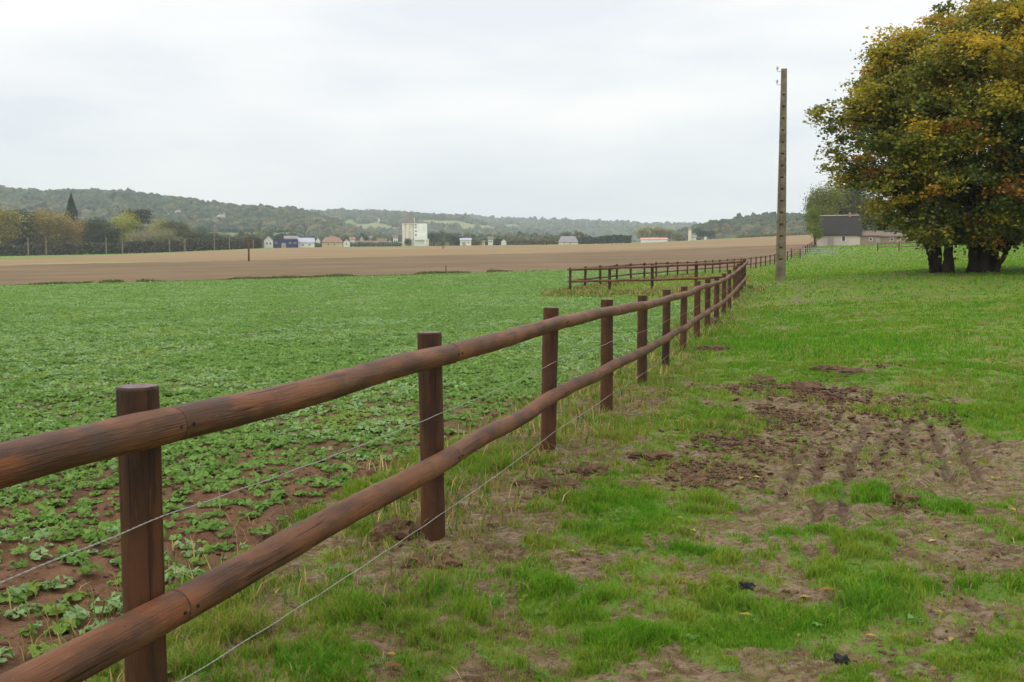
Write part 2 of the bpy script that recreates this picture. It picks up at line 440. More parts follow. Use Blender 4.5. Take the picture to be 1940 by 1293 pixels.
X = np.sin(TH)[None] * RR[:, None]; Y = np.cos(TH)[None] * RR[:, None]
cls_v = landclass(X.ravel(), Y.ravel())
bare_v = bare_mask(X.ravel(), Y.ravel())
Z = terr(X, Y) + relief(X.ravel(), Y.ravel(), cls_v, bare_v).reshape(X.shape)
V = np.stack([X, Y, Z], -1).reshape(-1, 3)
i = np.arange(NR - 1)[:, None] * NTH; j = np.arange(NTH)[None]; j2 = (j + 1) % NTH
Q = np.stack([i + j, i + j2, i + NTH + j2, i + NTH + j], -1).reshape(-1, 4)[:, ::-1]
fc = cls_v[Q[:, 0]]
cen = len(V)
Vall = np.vstack([V, [[0, 0, tz(0, 0.01)]]])
fan = np.stack([np.full(NTH, cen), np.arange(NTH), (np.arange(NTH) + 1) % NTH], -1)[:, ::-1]
dry_v = np.append(dry_mask(V[:, 0], V[:, 1]), 0); bare_v2 = np.append(bare_v, .3); rut_v = np.append(rut(V[:, 0], V[:, 1]), 0)

def pasture_mat():
    t = NT('pasture_turf'); p = t.pos()
    n1 = t.noise(p, .35, 5); n2 = t.noise(p, 3.0, 5, .6); n3 = t.noise(p, 26, 4, .65); n4 = t.noise(p, 90, 3)
    g = t.mix(t.ramp(n1, .35, .65), rgb(88, 124, 38), rgb(100, 138, 42))
    g = t.mix(t.ramp(n2, .35, .7), g, rgb(120, 132, 56))
    g = t.mix(t.math('MULTIPLY', t.ramp(n3, .45, .7), .5), g, rgb(62, 84, 34))
    g = t.mix(t.math('MULTIPLY', t.attr('dry'), .75), g, rgb(138, 130, 70))
    n5 = t.noise(t.mapping(p, (1, 3.5, 1)), 6.0, 5, .65)
    e = t.mix(t.ramp(n2, .36, .66), rgb(98, 76, 55), rgb(140, 116, 90))
    e = t.mix(t.ramp(n5, .42, .66), e, rgb(144, 124, 96))
    e = t.mix(t.math('MULTIPLY', t.ramp(n3, .47, .64), .75), e, rgb(76, 52, 36))
    e = t.mix(t.math('MULTIPLY', t.ramp(t.noise(p, 7.5, 5, .65), .48, .64), .45), e, rgb(110, 116, 48))
    e = t.mix(t.math('MULTIPLY', t.attr('rut'), .6), e, rgb(84, 62, 46))
    edge = t.math('ADD', t.attr('bare'), t.math('MULTIPLY', t.math('SUBTRACT', n3, .5), .9))
    c = t.mix(t.ramp(edge, .2, .85), g, e)
    h = t.mix(.5, n3, n4)
    rough = t.math('SUBTRACT', .95, t.math('MULTIPLY', t.math('MULTIPLY', t.ramp(n5, .46, .62), .62), t.attr('bare')))
    return t.end(t.princ(c, rough, t.bump(h, .05, .9), .25))
def crop_mat():
    t = NT('crop_soil'); p = t.pos()
    n2 = t.noise(p, 2.5, 5, .6); n3 = t.noise(p, 22, 5, .65); n4 = t.noise(p, 80, 3)
    s = t.mix(t.ramp(n2, .35, .65), rgb(100, 72, 52), rgb(122, 90, 66))
    s = t.mix(t.math('MULTIPLY', t.ramp(n3, .48, .7), .7), s, rgb(78, 54, 40))
    s = t.mix(t.math('MULTIPLY', t.ramp(n4, .66, .74), .8), s, rgb(176, 160, 140))
    gr = t.mix(t.ramp(t.noise(p, .12, 4), .35, .65), rgb(104, 140, 76), rgb(114, 148, 78))
    s = t.mix(t.attr('cover'), s, gr)
    return t.end(t.princ(s, .95, t.bump(n3, .05, .9), .15))
def plough_mat():
    t = NT('ploughed_earth'); p = t.pos()
    st = t.noise(t.mapping(p, (.03, .35, .1)), 1.0, 5, .6); n = t.noise(p, .06, 4); n3 = t.noise(p, .9, 4)
    c = t.mix(t.ramp(st, .35, .65), rgb(102, 85, 62), rgb(120, 101, 75))
    c = t.mix(t.math('MULTIPLY', t.ramp(n, .4, .7), .6), c, rgb(134, 110, 84))
    c = t.mix(t.math('MULTIPLY', t.ramp(n3, .55, .75), .4), c, rgb(96, 76, 56))
    return t.end(t.princ(c, .95, t.bump(n3, .1, .6), .1))
def stubble_mat():
    t = NT('stubble'); p = t.pos()
    st = t.noise(t.mapping(p, (.012, .09, .1)), 1.0, 5, .6); n = t.noise(p, .02, 4); n3 = t.noise(p, .8, 4)
    c = t.mix(t.ramp(st, .35, .65), rgb(134, 111, 80), rgb(146, 123, 91))
    c = t.mix(t.math('MULTIPLY', t.ramp(n, .5, .72), .75), c, rgb(146, 142, 92))
    c = t.mix(t.math('MULTIPLY', t.ramp(n3, .55, .75), .3), c, rgb(136, 112, 82))
    return t.end(t.princ(c, .95, None, .1))
GM = [pasture_mat(), crop_mat(), plough_mat(), stubble_mat()]
cover_v = np.append(sstep(6, 20, np.hypot(V[:, 0], V[:, 1])), 0) * .85
cover_v[:-1] *= sstep(.12, .4, tram(V[:, 0], V[:, 1])) * .4 + .6
for k, nm in enumerate(['pasture', 'crop_field', 'ploughed_field', 'stubble_field']):
    q = Q[fc == k]
    tri = fan if k == 0 else np.zeros((0, 3), int)
    used = np.unique(np.concatenate([q.ravel(), tri.ravel()]))
    remap = np.zeros(len(Vall), np.int64); remap[used] = np.arange(len(used))
    at = {'bare': bare_v2[used], 'dry': dry_v[used], 'rut': rut_v[used]} if k == 0 else ({'cover': cover_v[used]} if k == 1 else {})
    struct(mk(nm, Vall[used], [remap[q], remap[tri]] if len(tri) else [remap[q]], GM[k], attrs=at))

def ground_z(x, y):
    x = np.asarray(x, float); y = np.asarray(y, float)
    c = landclass(x, y); b = bare_mask(x, y)
    return terr(x, y) + relief(x, y, c, b)
def gz(x, y): return float(ground_z(np.array([x]), np.array([y]))[0])

# ------------------------------------------------------------------ grass
def blade_mesh(x, y, z, h, w, lean, az, wa):
    n = len(x)
    Vb = np.zeros((n, 5, 3))
    dx, dy = np.cos(az), np.sin(az); wx, wy = np.cos(wa), np.sin(wa)
    for k, (t, l, ww) in enumerate([(0, 0, 1), (0, 0, 1), (.6, .3, .8), (.6, .3, .8), (1, 1, 0)]):
        sg = -1 if k % 2 == 0 else 1
        hh = h * (t - .25 * l * np.minimum(lean / (h + 1e-6), 1.5) * .5)
        Vb[:, k, 0] = x + dx * lean * l + wx * w * .5 * ww * sg
        Vb[:, k, 1] = y + dy * lean * l + wy * w * .5 * ww * sg
        Vb[:, k, 2] = z + np.maximum(hh, 0) - (.01 if t == 0 else 0)
    b = np.arange(n)[:, None] * 5
    return Vb.reshape(-1, 3), b + np.array([[0, 1, 3, 2]]), b + np.array([[2, 3, 4]])
LUSHC = np.array([(86, 150, 30), (104, 154, 34), (80, 140, 32), (124, 158, 44), (94, 144, 40)])
DRYC = np.array([(150, 140, 80), (168, 146, 92), (134, 124, 62), (182, 158, 104)])
def lin(c):
    c = np.asarray(c, float) / 255
    return np.where(c > .04045, ((c + .055) / 1.055) ** 2.4, c / 12.92)
def sector(n, d0, d1, a0, a1):
    d = np.sqrt(rng.random(n) * (d1 ** 2 - d0 ** 2) + d0 ** 2); a = a0 + rng.random(n) * (a1 - a0)
    return d * np.sin(a), d * np.cos(a)
gV, gQ, gT, gC = [], [], [], []; base = 0
A0, A1 = R(-31), R(34)
for d0, d1, n, hs, ws in [(1.9, 4.5, 300000, .030, .0036), (4.5, 9, 450000, .034, .0054), (9, 17, 400000, .040, .0095), (17, 34, 300000, .05, .019), (34, 75, 220000, .06, .04), (75, 150, 160000, .10, .085), (150, 260, 90000, .16, .16)]:
    n = int(n * (1.2 if d1 < 20 else 1.04)); x, y = sector(n, d0, d1, A0, R(46) if d1 < 20 else R(37))
    # blades gather in tufts
    cl = fbm(x * 6.5, y * 6.5, 201, 3)
    c = landclass(x, y); b = bare_mask(x, y); dm = dry_mask(x, y); ls = gsum(x, y, LUSH)
    clump = sstep(.40, .62, cl)
    keep = (c == 0) & (rut(x, y) < .1) & (rng.random(n) < np.clip((1 - b) ** 1.4 * (.26 + .9 * clump + .4 * ls), 0.22 * (fbm(x * 7, y * 7, 131, 3) > .48) + .03, 1))
    x, y, cl, b, dm, ls, clump = [q[keep] for q in (x, y, cl, b, dm, ls, clump)]
    n = len(x); z = ground_z(x, y)
    lowf = fbm(x * 1.3, y * 1.3, 61, 3)
    h = hs * (.45 + .8 * rng.random(n)) * (.45 + .75 * clump + 1.5 * ls * (.35 + .9 * sstep(.42, .6, fbm(x * 4, y * 4, 67, 2)))) * (.7 + .7 * sstep(.35, .65, lowf)) * (1 - .5 * b)
    fx = fence_x(np.clip(y, .5, 44)); near_f = np.exp(-((x - fx) / .35) ** 2) * (y < 46)
    h *= 1 + .9 * near_f * rng.random(n)
    lean = h * (.15 + 1.0 * rng.random(n) ** 1.2)
    gv, gq, gt = blade_mesh(x, y, z, h, ws * (.7 + .6 * rng.random(n)), lean, rng.random(n) * 6.28, rng.random(n) * 3.14)
    isdry = rng.random(n) < np.clip(dm * .7 + .06 + .22 * b - .4 * ls, 0.02, .85) * (1 if d1 < 20 else .45)
    pick = np.clip((fbm(x * 2.2, y * 2.2, 71, 3) * 1.3 - .15 + rng.normal(0, .12, n)) * len(LUSHC), 0, len(LUSHC) - 1).astype(int)
    col = lin(LUSHC)[pick]
    yl = (.25 + .75 * sstep(.40, .62, fbm(x * 1.6, y * 1.6, 83, 3)))[:, None] * (1 - .55 * sstep(9, 18, y))[:, None] * (1 - np.clip(ls, 0, 1))[:, None]
    col = col * (1 - .5 * yl) + lin((158, 158, 64)) * .5 * yl
    col[isdry] = lin(DRYC)[rng.integers(0, len(DRYC), isdry.sum())]
    col *= (.8 + .4 * rng.random((n, 1)))
    gV.append(gv); gQ.append(gq + base); gT.append(gt + base); gC.append(np.repeat(col, 5, 0)); base += len(gv)
g = mk('pasture_grass', np.concatenate(gV), [np.concatenate(gQ), np.concatenate(gT)], M['grass'], col=np.concatenate(gC))
tag(g, 'short patchy green grass blades growing in the muddy pasture', 'grass', kind='stuff')

# dry stalks and rank grass along the fence and field margin
n = 13000
yy = 1.0 + 52 * rng.random(n) ** 1.9; off = rng.normal(-.45, .42, n)
xx = fence_x(np.clip(yy, .5, 44)) + off
k = (fbm(xx * 2.5, yy * 2.5, 301, 3) > .46) & (yy < 45)
xx, yy = xx[k], yy[k]
# rank grass round the pen
m = 9000
s = rng.random(m); px_ = 1.5 + s * 9; py_ = 50 - s * 6 + rng.normal(0, 1.6, m)
kk = fbm(px_ * .8, py_ * .8, 311, 3) > .45
xx = np.concatenate([xx, px_[kk]]); yy = np.concatenate([yy, py_[kk]])
s2 = rng.random(7000); i2 = s2 * 10
rx = np.interp(i2, range(11), [p[0] for p in ROW2[:11]]) + rng.normal(0, .5, 7000); ry = np.interp(i2, range(11), [p[1] for p in ROW2[:11]]) + rng.normal(0, .5, 7000)
xx = np.concatenate([xx, rx]); yy = np.concatenate([yy, ry])
n = len(xx); z = ground_z(xx, yy)
h = (.05 + .13 * rng.random(n) ** 2.4) * (1 + .012 * yy)
col = lin(np.concatenate([DRYC, [(96, 128, 50), (84, 118, 44), (108, 134, 60)]]))[rng.integers(0, 7, n)] * (.75 + .5 * rng.random((n, 1)))
v, q, t = blade_mesh(xx, yy, z, h, .0045 + .0008 * yy, h * (.2 + .9 * rng.random(n)), rng.random(n) * 6.28, rng.random(n) * 3.14)
tag(mk('margin_grass', v, [q, t], M['dry'], col=np.repeat(col, 5, 0)), 'rank dry and green grass along the foot of the fence', 'grass', kind='stuff')

# ------------------------------------------------------------------ crop plants
CROPC = np.array([(124, 158, 80), (134, 166, 86), (114, 148, 70), (152, 180, 122), (138, 164, 78)])
def leaf_template(nu, nv):
    u = np.linspace(0, 1, nu + 1); v = np.linspace(-1, 1, nv + 1)
    wid = .08 + .42 * np.sin(np.clip(u * 1.12 - .12, 0, 1) * np.pi) ** .7 * (1 + .34 * np.sin(u * 19))
    if nu <= 2: wid = np.array([.08, .5, .12])[:nu + 1]
    wid[-1] = .10
    UU, VV = np.meshgrid(u, v, indexing='ij')
    x = UU - .06 * np.abs(VV) * (UU > .3); yv = VV * wid[:, None]; zz = np.abs(VV) * .14 * np.sin(UU * np.pi) + .04 * np.sin(UU * 15 + VV * 3)
    f = [[a * (nv + 1) + b, a * (nv + 1) + b + 1, (a + 1) * (nv + 1) + b + 1, (a + 1) * (nv + 1) + b] for a in range(nu) for b in range(nv)]
    return np.stack([x, yv, zz], -1).reshape(-1, 3), np.array(f)
def crop_plants(x, y, nl, size, nu, nv):
    LT, LF = leaf_template(nu, nv)
    N = len(x); z = ground_z(x, y); ps = size * (.5 + .9 * rng.random(N)) * (.75 + .6 * fbm(x * .9, y * .9, 433, 3))
    pc = lin(CROPC)[np.clip((fbm(x * .6, y * .6, 401, 3) * 1.6 - .3 + rng.normal(0, .15, N)) * 5, 0, 4).astype(int)] * (.85 + .3 * rng.random((N, 1)))
    Vs, Cs = [], []
    for k in range(nl):
        az = k * 2.4 + rng.random(N) * 1.2 + x * 7; rise = .15 + .75 * rng.random(N)
        ln = ps * (.75 + .5 * rng.random(N)); wd = ln * (.75 + .3 * rng.random(N)); stalk = ps * (.15 + .5 * rng.random(N))
        fl = .5 if nv == 1 else .85; pitch0 = fl * (.9 - .8 * rng.random(N)); droop = fl * (.7 + .9 * rng.random(N)); roll = rng.normal(0, .35, N)
        u = LT[None, :, 0]; vv = LT[None, :, 1]; zz = LT[None, :, 2]
        ang = pitch0[:, None] - droop[:, None] * u
        r = stalk[:, None] * .6 + ln[:, None] * (u * np.cos(ang))
        up = stalk[:, None] * rise[:, None] * 1.4 + ln[:, None] * (u * np.sin(ang) + zz)
        la = wd[:, None] * vv; up = up + la * np.sin(roll)[:, None]; la = la * np.cos(roll)[:, None]
        ca, sa = np.cos(az)[:, None], np.sin(az)[:, None]
        Vx = x[:, None] + r * ca - la * sa; Vy = y[:, None] + r * sa + la * ca; Vz = z[:, None] + np.maximum(up, .005) + .01
        Vs.append(np.stack([Vx, Vy, Vz], -1))
        Cs.append(np.repeat((pc * (.88 + .24 * rng.random((N, 1))))[:, None], LT.shape[0], 1))
    Vn = np.concatenate(Vs).reshape(-1, 3); C = np.concatenate(Cs).reshape(-1, 3)
    Fn = (np.arange(N * nl)[:, None, None] * len(LT) + LF[None]).reshape(-1, 4)
    return Vn, Fn, C
cV, cF, cC = [], [], []; base = 0
for d0, d1, dens, nl, size, nu, nv in [(1.5, 9, 175, 11, .040, 8, 4), (9, 18, 210, 8, .042, 4, 2), (18, 36, 190, 6, .048, 2, 1), (36, 62, 75, 5, .068, 2, 1), (62, 118, 34, 5, .095, 2, 1)]:
    a0, a1 = R(-54 if d1 < 20 else -43), R(16)
    n = int(dens * (d1 ** 2 - d0 ** 2) / 2 * (a1 - a0))
    x, y = sector(n, d0, d1, a0, a1)
    if d1 < 40:      # drilled in rows along the fence
        ca, sa = math.cos(.272), math.sin(.272); u = x * ca - y * sa; v = x * sa + y * ca
        u = np.round(u / .16) * .16 + rng.normal(0, .035, n); x = u * ca + v * sa; y = -u * sa + v * ca
    c = landclass(x, y)
    dist_edge = fence_x(np.clip(y, .5, 44)) - x
    thin = .38 + .62 * sstep(.5, 3.4, dist_edge)
    pat = sstep(.33, .5, fbm(x * 1.2, y * 1.2, 411, 3)) if d1 < 20 else 1
    near_thin = .75 + .25 * sstep(3, 7.5, np.hypot(x, y))
    tr = tram(x, y); trk = sstep(.12, .4, tr) * .6 + .4
    keep = (c == 1) & (rng.random(n) < thin * near_thin * (.6 + .4 * pat) * trk)
    v, f, cc = crop_plants(x[keep], y[keep], nl, size, nu, nv)
    cV.append(v); cF.append(f + base); cC.append(cc); base += len(v)
tag(mk('crop_plants', np.concatenate(cV), [np.concatenate(cF)], M['crop'], col=np.concatenate(cC)), 'leafy green seedling crop covering the field left of the fence', 'crop', kind='stuff')

x, y = sector(5200, 1.9, 16, A0, A1); k = (landclass(x, y) == 0) & (bare_mask(x, y) < .75) & (fbm(x * 1.5, y * 1.5, 611, 3) > .5); x, y = x[k], y[k]
v, f, cc = crop_plants(x, y, 6, .022, 4, 2)
tag(mk('pasture_weeds', v, [f], M['crop'], col=cc * np.array([.6, .72, .5])), 'small broad leaved weeds scattered among the grass', 'weeds', kind='stuff')
x, y = sector(16000, 1.9, 20, A0, A1); bm_ = bare_mask(x, y); k = (landclass(x, y) == 0) & (rng.random(len(x)) < .15 + .5 * bm_) & (fbm(x * 3, y * 3, 621, 3) > .46); x, y = x[k], y[k]; n = len(x)
v, q, t = blade_mesh(x, y, ground_z(x, y) + .012, .008 + .02 * rng.random(n), .0028 + .0005 * y, .04 + .09 * rng.random(n), rng.random(n) * 6.28, rng.random(n) * 3.14)
tag(mk('straw_litter', v, [q, t], M['dry'], col=np.repeat(lin(DRYC)[rng.integers(0, 4, n)] * (.55 + .6 * rng.random((n, 1))), 5, 0)), 'dead trampled stems lying on the bare ground', 'straw', kind='stuff')

# ------------------------------------------------------------------ clods and stones
ICO = None
def ico(sub):
    import bmesh
    bm = bmesh.new(); bmesh.ops.create_icosphere(bm, subdivisions=sub, radius=1)
    v = np.array([q.co[:] for q in bm.verts]); f = np.array([[q.index for q in fa.verts] for fa in bm.faces]); bm.free(); return v, f
I2, F2 = ico(2); I3, F3 = ico(3); I1, F1 = ico(1)
def lumps(x, y, z, s, flat, base=(I2, F2), amp=.45):
    B, Fc = base; N = len(x)
    ph = rng.random((N, 6)) * 6.28
    r = 1 + amp * (.30 * np.sin(B[None, :, 0] * 13 + B[None, :, 2] * 11 + ph[:, 2:3]) * np.sin(B[None, :, 1] * 12 + ph[:, 3:4]) + np.sin(B[None, :, 0] * 3.1 + ph[:, :1]) * np.sin(B[None, :, 1] * 2.7 + ph[:, 1:2]) + .6 * np.sin(B[None, :, 2] * 4.3 + ph[:, 2:3] + B[None, :, 0] * 3)
                   + .35 * np.sin(B[None, :, 0] * 8 + ph[:, 3:4]) * np.sin(B[None, :, 1] * 7.3 + ph[:, 4:5]))
    sc = s[:, None] * np.stack([.8 + .5 * rng.random(N), .8 + .5 * rng.random(N), flat * (.7 + .6 * rng.random(N))], -1)
    a = ph[:, 5]; ca, sa = np.cos(a)[:, None], np.sin(a)[:, None]
    p = B[None] * r[..., None] * sc[:, None]
    X_ = p[..., 0] * ca - p[..., 1] * sa; Y_ = p[..., 0] * sa + p[..., 1] * ca
    Vv = np.stack([X_ + x[:, None], Y_ + y[:, None], p[..., 2] + z[:, None]], -1).reshape(-1, 3)
    return Vv, (np.arange(N)[:, None, None] * len(B) + Fc[None]).reshape(-1, 3)
# scattered clods: more of them at the rim of the big muddy patch
cx, cy, cs = [], [], []
for px, py, r, n, s in [(1520, 745, .6, 900, .045), (1450, 790, .5, 700, .04), (1410, 840, .45, 500, .032), (1340, 895, .38, 650, .03), (1700, 775, .8, 600, .033), (1620, 830, 1.0, 700, .02), (1590, 712, .5, 90, .04), (1320, 740, .5, 80, .035), (1310, 825, .25, 50, .03),
                        (1740, 785, .4, 90, .04), (1790, 770, .35, 60, .03), (1600, 880, .9, 200, .022), (1720, 960, .25, 70, .028), (1880, 1060, .4, 80, .018), (1700, 1180, .6, 130, .013), (1530, 1150, .4, 60, .012), (1350, 667, .4, 60, .04), (1730, 692, .6, 60, .04),
                        (1050, 915, .4, 110, .025), (1020, 855, .25, 60, .025), (800, 1010, .3, 60, .018), (1230, 870, .2, 50, .022), (1100, 1070, .2, 40, .012), (1430, 735, .3, 60, .04), (1250, 1020, .2, 30, .014)]:
    c = G(px, py, 1.5, 80)
    cx.append(c[0] + rng.normal(0, r * .55, n)); cy.append(c[1] + rng.normal(0, r * .75, n)); cs.append(s * (.25 + rng.random(n) ** 2.2))
cx, cy, cs = map(np.concatenate, (cx, cy, cs))
cs *= .72
v, f = lumps(cx, cy, ground_z(cx, cy) + cs * .05, cs, .6, (I3, F3), .75)
tag(mk('mud_clods', v, [f], M['clod'], smooth=False), 'small brown clods of churned earth around the muddy patch', 'earth', kind='stuff')
# small clods and crumbs of the seedbed
n = 9000
x, y = sector(n, 1.8, 13, R(-34), R(12)); k = landclass(x, y) == 1; x, y = x[k], y[k]
s = .006 + .02 * rng.random(len(x)) ** 3
v, f = lumps(x, y, ground_z(x, y) + s * .3, s, .75, (I1, F1), .35)
tag(mk('soil_crumbs', v, [f], M['clod'], smooth=False), 'crumbly brown soil between the crop seedlings', 'earth', kind='stuff')

def turf(px, py, w, d, h, label, mat=None, seed=0, grass=True, name='turf_clod'):
    """one lump of turned sod: rough earth body with a fringe of grass on its back"""
    c = G(px, py, 1.5, 80); c[2] = gz(c[0], c[1])
    root = empty(name, tuple(c)); r_ = np.random.default_rng(seed + 900)
    B = I3.copy()
    rr = 1 + .28 * np.sin(B[:, 0] * 4 + seed) * np.sin(B[:, 1] * 5 + seed * 2) + .22 * (fbm(B[:, 0] * 3 + seed, B[:, 1] * 3 + B[:, 2] * 2, seed, 4) - .5) * 2 + .12 * np.sin(B[:, 0] * 13 + B[:, 2] * 9)
    p = B * rr[:, None] * np.array([w / 2, d / 2, h]); p[:, 2] += h * .1
    tag(root, label, 'lump of earth' if mat is None else 'stone')
    mk('earth_body' if mat is None else 'stone_body', p, [F3], mat or M['clod'], root, smooth=False)
    if grass:
        m = int(130 * w / .3); k = r_.integers(0, len(p), m); k = k[p[k, 2] > h * .25]
        hh = .03 + .05 * r_.random(len(k)); cc = lin(np.concatenate([LUSHC[:3], DRYC[:3]]))[r_.integers(0, 6, len(k))]
        v, q, t = blade_mesh(p[k, 0], p[k, 1], p[k, 2], hh, .006 + 0 * hh, hh * .9, r_.random(len(k)) * 6.28, r_.random(len(k)) * 3)
        mk('grass_fringe', v, [q, t], M['dry'], root, col=np.repeat(cc, 5, 0))['kind'] = 'stuff'
    return root
turf(748, 1012, .26, .16, .075, 'squared block of brown sod lying against the foot of a fence post', seed=1)
turf(1035, 915, .42, .2, .055, 'long low bank of torn turf on the grass right of the fence', seed=2)
turf(1120, 895, .24, .2, .05, 'small round turf clod at the end of the long turf bank', seed=3)
turf(1355, 664, .75, .4, .09, 'flat ragged turf clod beside the fence, beyond the tall grass tuft', seed=4)
turf(1440, 724, .35, .3, .11, 'dark grassy clod on the grass just left of the mud patch', seed=5)
turf(1520, 740, .5, .35, .10, 'largest brown clod heap at the top left rim of the mud patch', seed=6, grass=False)
turf(1315, 905, .22, .2, .05, 'brown clod at the lower left tip of the churned mud', seed=7, grass=False)
turf(1568, 704, .4, .3, .08, 'dark clod standing on grass beyond the mud patch, left of a pair', seed=8, grass=False)
turf(1612, 708, .38, .3, .07, 'dark clod standing on grass beyond the mud patch, right of a pair', seed=9, grass=False)
turf(1715, 953, .22, .16, .045, 'dark clod beside the green tuft at the near end of the mud', seed=10)
turf(1232, 868, .3, .16, .04, 'thin strip of torn brown turf between fence and mud patch', seed=11)
turf(1002, 880, .2, .15, .05, 'brown sod lying at the foot of the third fence post', seed=12)
turf(815, 1068, .3, .22, .05, 'mossy hump of turf just in front of the second fence post', seed=13)
turf(1413, 1110, .085, .06, .028, 'shiny black lump lying alone on the short grass', M['blackstone'], 14, False, 'black_stone')
turf(1592, 1250, .075, .06, .035, 'dark grey lump half hidden in grass near the bottom edge', M['blackstone'], 15, False, 'black_stone')
turf(1352, 615, .4, .35, .14, 'small brown earth heap at the base of the far fence posts', seed=16)

# fallen leaves
n = 900
x, y = sector(n, 2.2, 30, R(-8), R(32)); k = landclass(x, y) == 0; x, y = x[k], y[k]; n = len(x); z = ground_z(x, y) + .012
a = rng.random(n) * 6.28; L = .018 + .02 * rng.random(n)
q = np.array([(-1, 0, 0), (0, -.5, .25), (1, 0, 0.1), (0, .5, .25)])
v = np.stack([x[:, None] + L[:, None] * (q[None, :, 0] * np.cos(a)[:, None] - q[None, :, 1] * np.sin(a)[:, None]), y[:, None] + L[:, None] * (q[None, :, 0] * np.sin(a)[:, None] + q[None, :, 1] * np.cos(a)[:, None]), z[:, None] + L[:, None] * q[None, :, 2]], -1).reshape(-1, 3)
cc = lin(np.array([(190, 160, 70), (170, 120, 60), (150, 96, 54), (205, 190, 120)]))[rng.integers(0, 4, n)]
tag(mk('fallen_leaves', v, [np.arange(n * 4).reshape(-1, 4)], M['leaf'], col=np.repeat(cc, 4, 0)), 'small yellow and brown leaves lying on the grass', 'leaves', kind='stuff')

# ------------------------------------------------------------------ fences
def log_mesh(L, rad, sides, rings, seed, taper=.0, knots=True, bev=.004):
    """round pole along local +Z from 0 to L, with wobble, knots and chamfered sawn ends"""
    r_ = np.random.default_rng(seed)
    zz = np.concatenate([[0, bev, bev * 1.8], np.linspace(bev, L - bev, rings)[1:-1], [L - bev * 1.8, L - bev, L]])
    t = zz / L; rz = rad * (1 + taper * (t - .5))
    for _ in range(5): rz = rz * (1 + .008 * np.sin(zz * r_.uniform(3, 16) + r_.uniform(0, 6)))
    if knots:
        for _ in range(max(1, int(L * 1.6))):
            rz = rz * (1 + r_.uniform(.008, .022) * np.exp(-((zz - r_.uniform(0, L)) / .03) ** 2))
    rz[0] -= bev * .7; rz[-1] -= bev * .7
    bx = .012 * np.sin(np.pi * t) * np.sin(t * np.pi * r_.uniform(1, 2.5) + r_.uniform(0, 6)) * L / 2.7; by = .010 * np.sin(np.pi * t) * np.sin(t * np.pi * r_.uniform(1, 2.5) + r_.uniform(0, 6)) * L / 2.7
    if not knots: bx *= .4; by *= .4
    a = np.linspace(0, 2 * np.pi, sides, endpoint=False)
    rr = rz[:, None] * (1 + .025 * np.sin(2 * a[None] + r_.uniform(0, 6)) + .012 * np.sin(5 * a[None] + zz[:, None] * 1.3 + r_.uniform(0, 6)) + .006 * np.sin(11 * a[None] + zz[:, None] * 2))
    V_ = np.stack([bx[:, None] + rr * np.cos(a), by[:, None] + rr * np.sin(a), np.repeat(zz[:, None], sides, 1)], -1).reshape(-1, 3)
    n = len(zz)
    i = np.arange(n - 1)[:, None] * sides; j = np.arange(sides)[None]; j2 = (j + 1) % sides
    Q_ = np.stack([i + j, i + j2, i + sides + j2, i + sides + j], -1).reshape(-1, 4)
    caps = np.array([list(range(sides))[::-1], [(n - 1) * sides + q for q in range(sides)]])
    return V_, [Q_, caps], np.concatenate([np.zeros(len(Q_)), [1, 1]])
def log(name, p0, p1, rad, parent, sides=20, rings=40, seed=0, **k):
    p0, p1 = Vector(p0), Vector(p1); L = (p1 - p0).length
    V_, pol, mi = log_mesh(L, rad, sides, rings, seed, **k)
    q = Vector((0, 0, 1)).rotation_difference((p1 - p0).normalized())
    mw = Matrix.Translation(p0 - parent.location) @ q.to_matrix().to_4x4()
    o = mk(name, V_, pol, [M['post' if name == 'post' else 'wood'], M['end']], parent, True, matidx=mi, mat_world=mw)
    for p in o.data.polygons[-2:]: p.use_smooth = False
    return o

def post_rail_fence(root, pts, ht, zt, zb, prad, rrad, side, lod, lean=.01, seed=0, rails=True):
    """pts on the ground; rails fixed to the side `side` of each post; one rail per bay"""
    r_ = np.random.default_rng(seed)
    gzs = [tz(*p) for p in pts]
    for k, (p, z) in enumerate(zip(pts, gzs)):
        hh = ht(k) if callable(ht) else ht
        l = r_.normal(0, lean, 2)
        log('post', (p[0], p[1], z - .12), (p[0] + l[0], p[1] + l[1], z + hh), prad * r_.uniform(.95, 1.05), root, 24 if lod == 0 else 10, 36 if lod == 0 else 6, seed * 100 + k, knots=False, bev=.007)
    for k in range(len(pts) - 1):
        a = np.array([*pts[k], gzs[k]]); b = np.array([*pts[k + 1], gzs[k + 1]])
        d = b - a; L = np.linalg.norm(d); t = d / L; nrm = np.array([t[1], -t[0], 0]); nrm /= np.linalg.norm(nrm)
        o = nrm * side * (prad + rrad * .82)
        for lev in (zt, zb):
            za = lev(k) if callable(lev) else lev; zb_ = lev(k + 1) if callable(lev) else lev
            j0, j1 = r_.normal(0, .001, 2)
            pa = a + o + t * .0015 + np.array([0, 0, za + j0]); pb = b + o - t * .0015 + np.array([0, 0, zb_ + j1])
            log('rail', pa, pb, rrad * r_.uniform(.985, 1.015), root, 24 if lod == 0 else 8, 90 if lod == 0 and k < 5 else (36 if lod == 0 else 8), seed * 1000 + k * 7 + int(za * 10), taper=r_.uniform(-.015, .015))

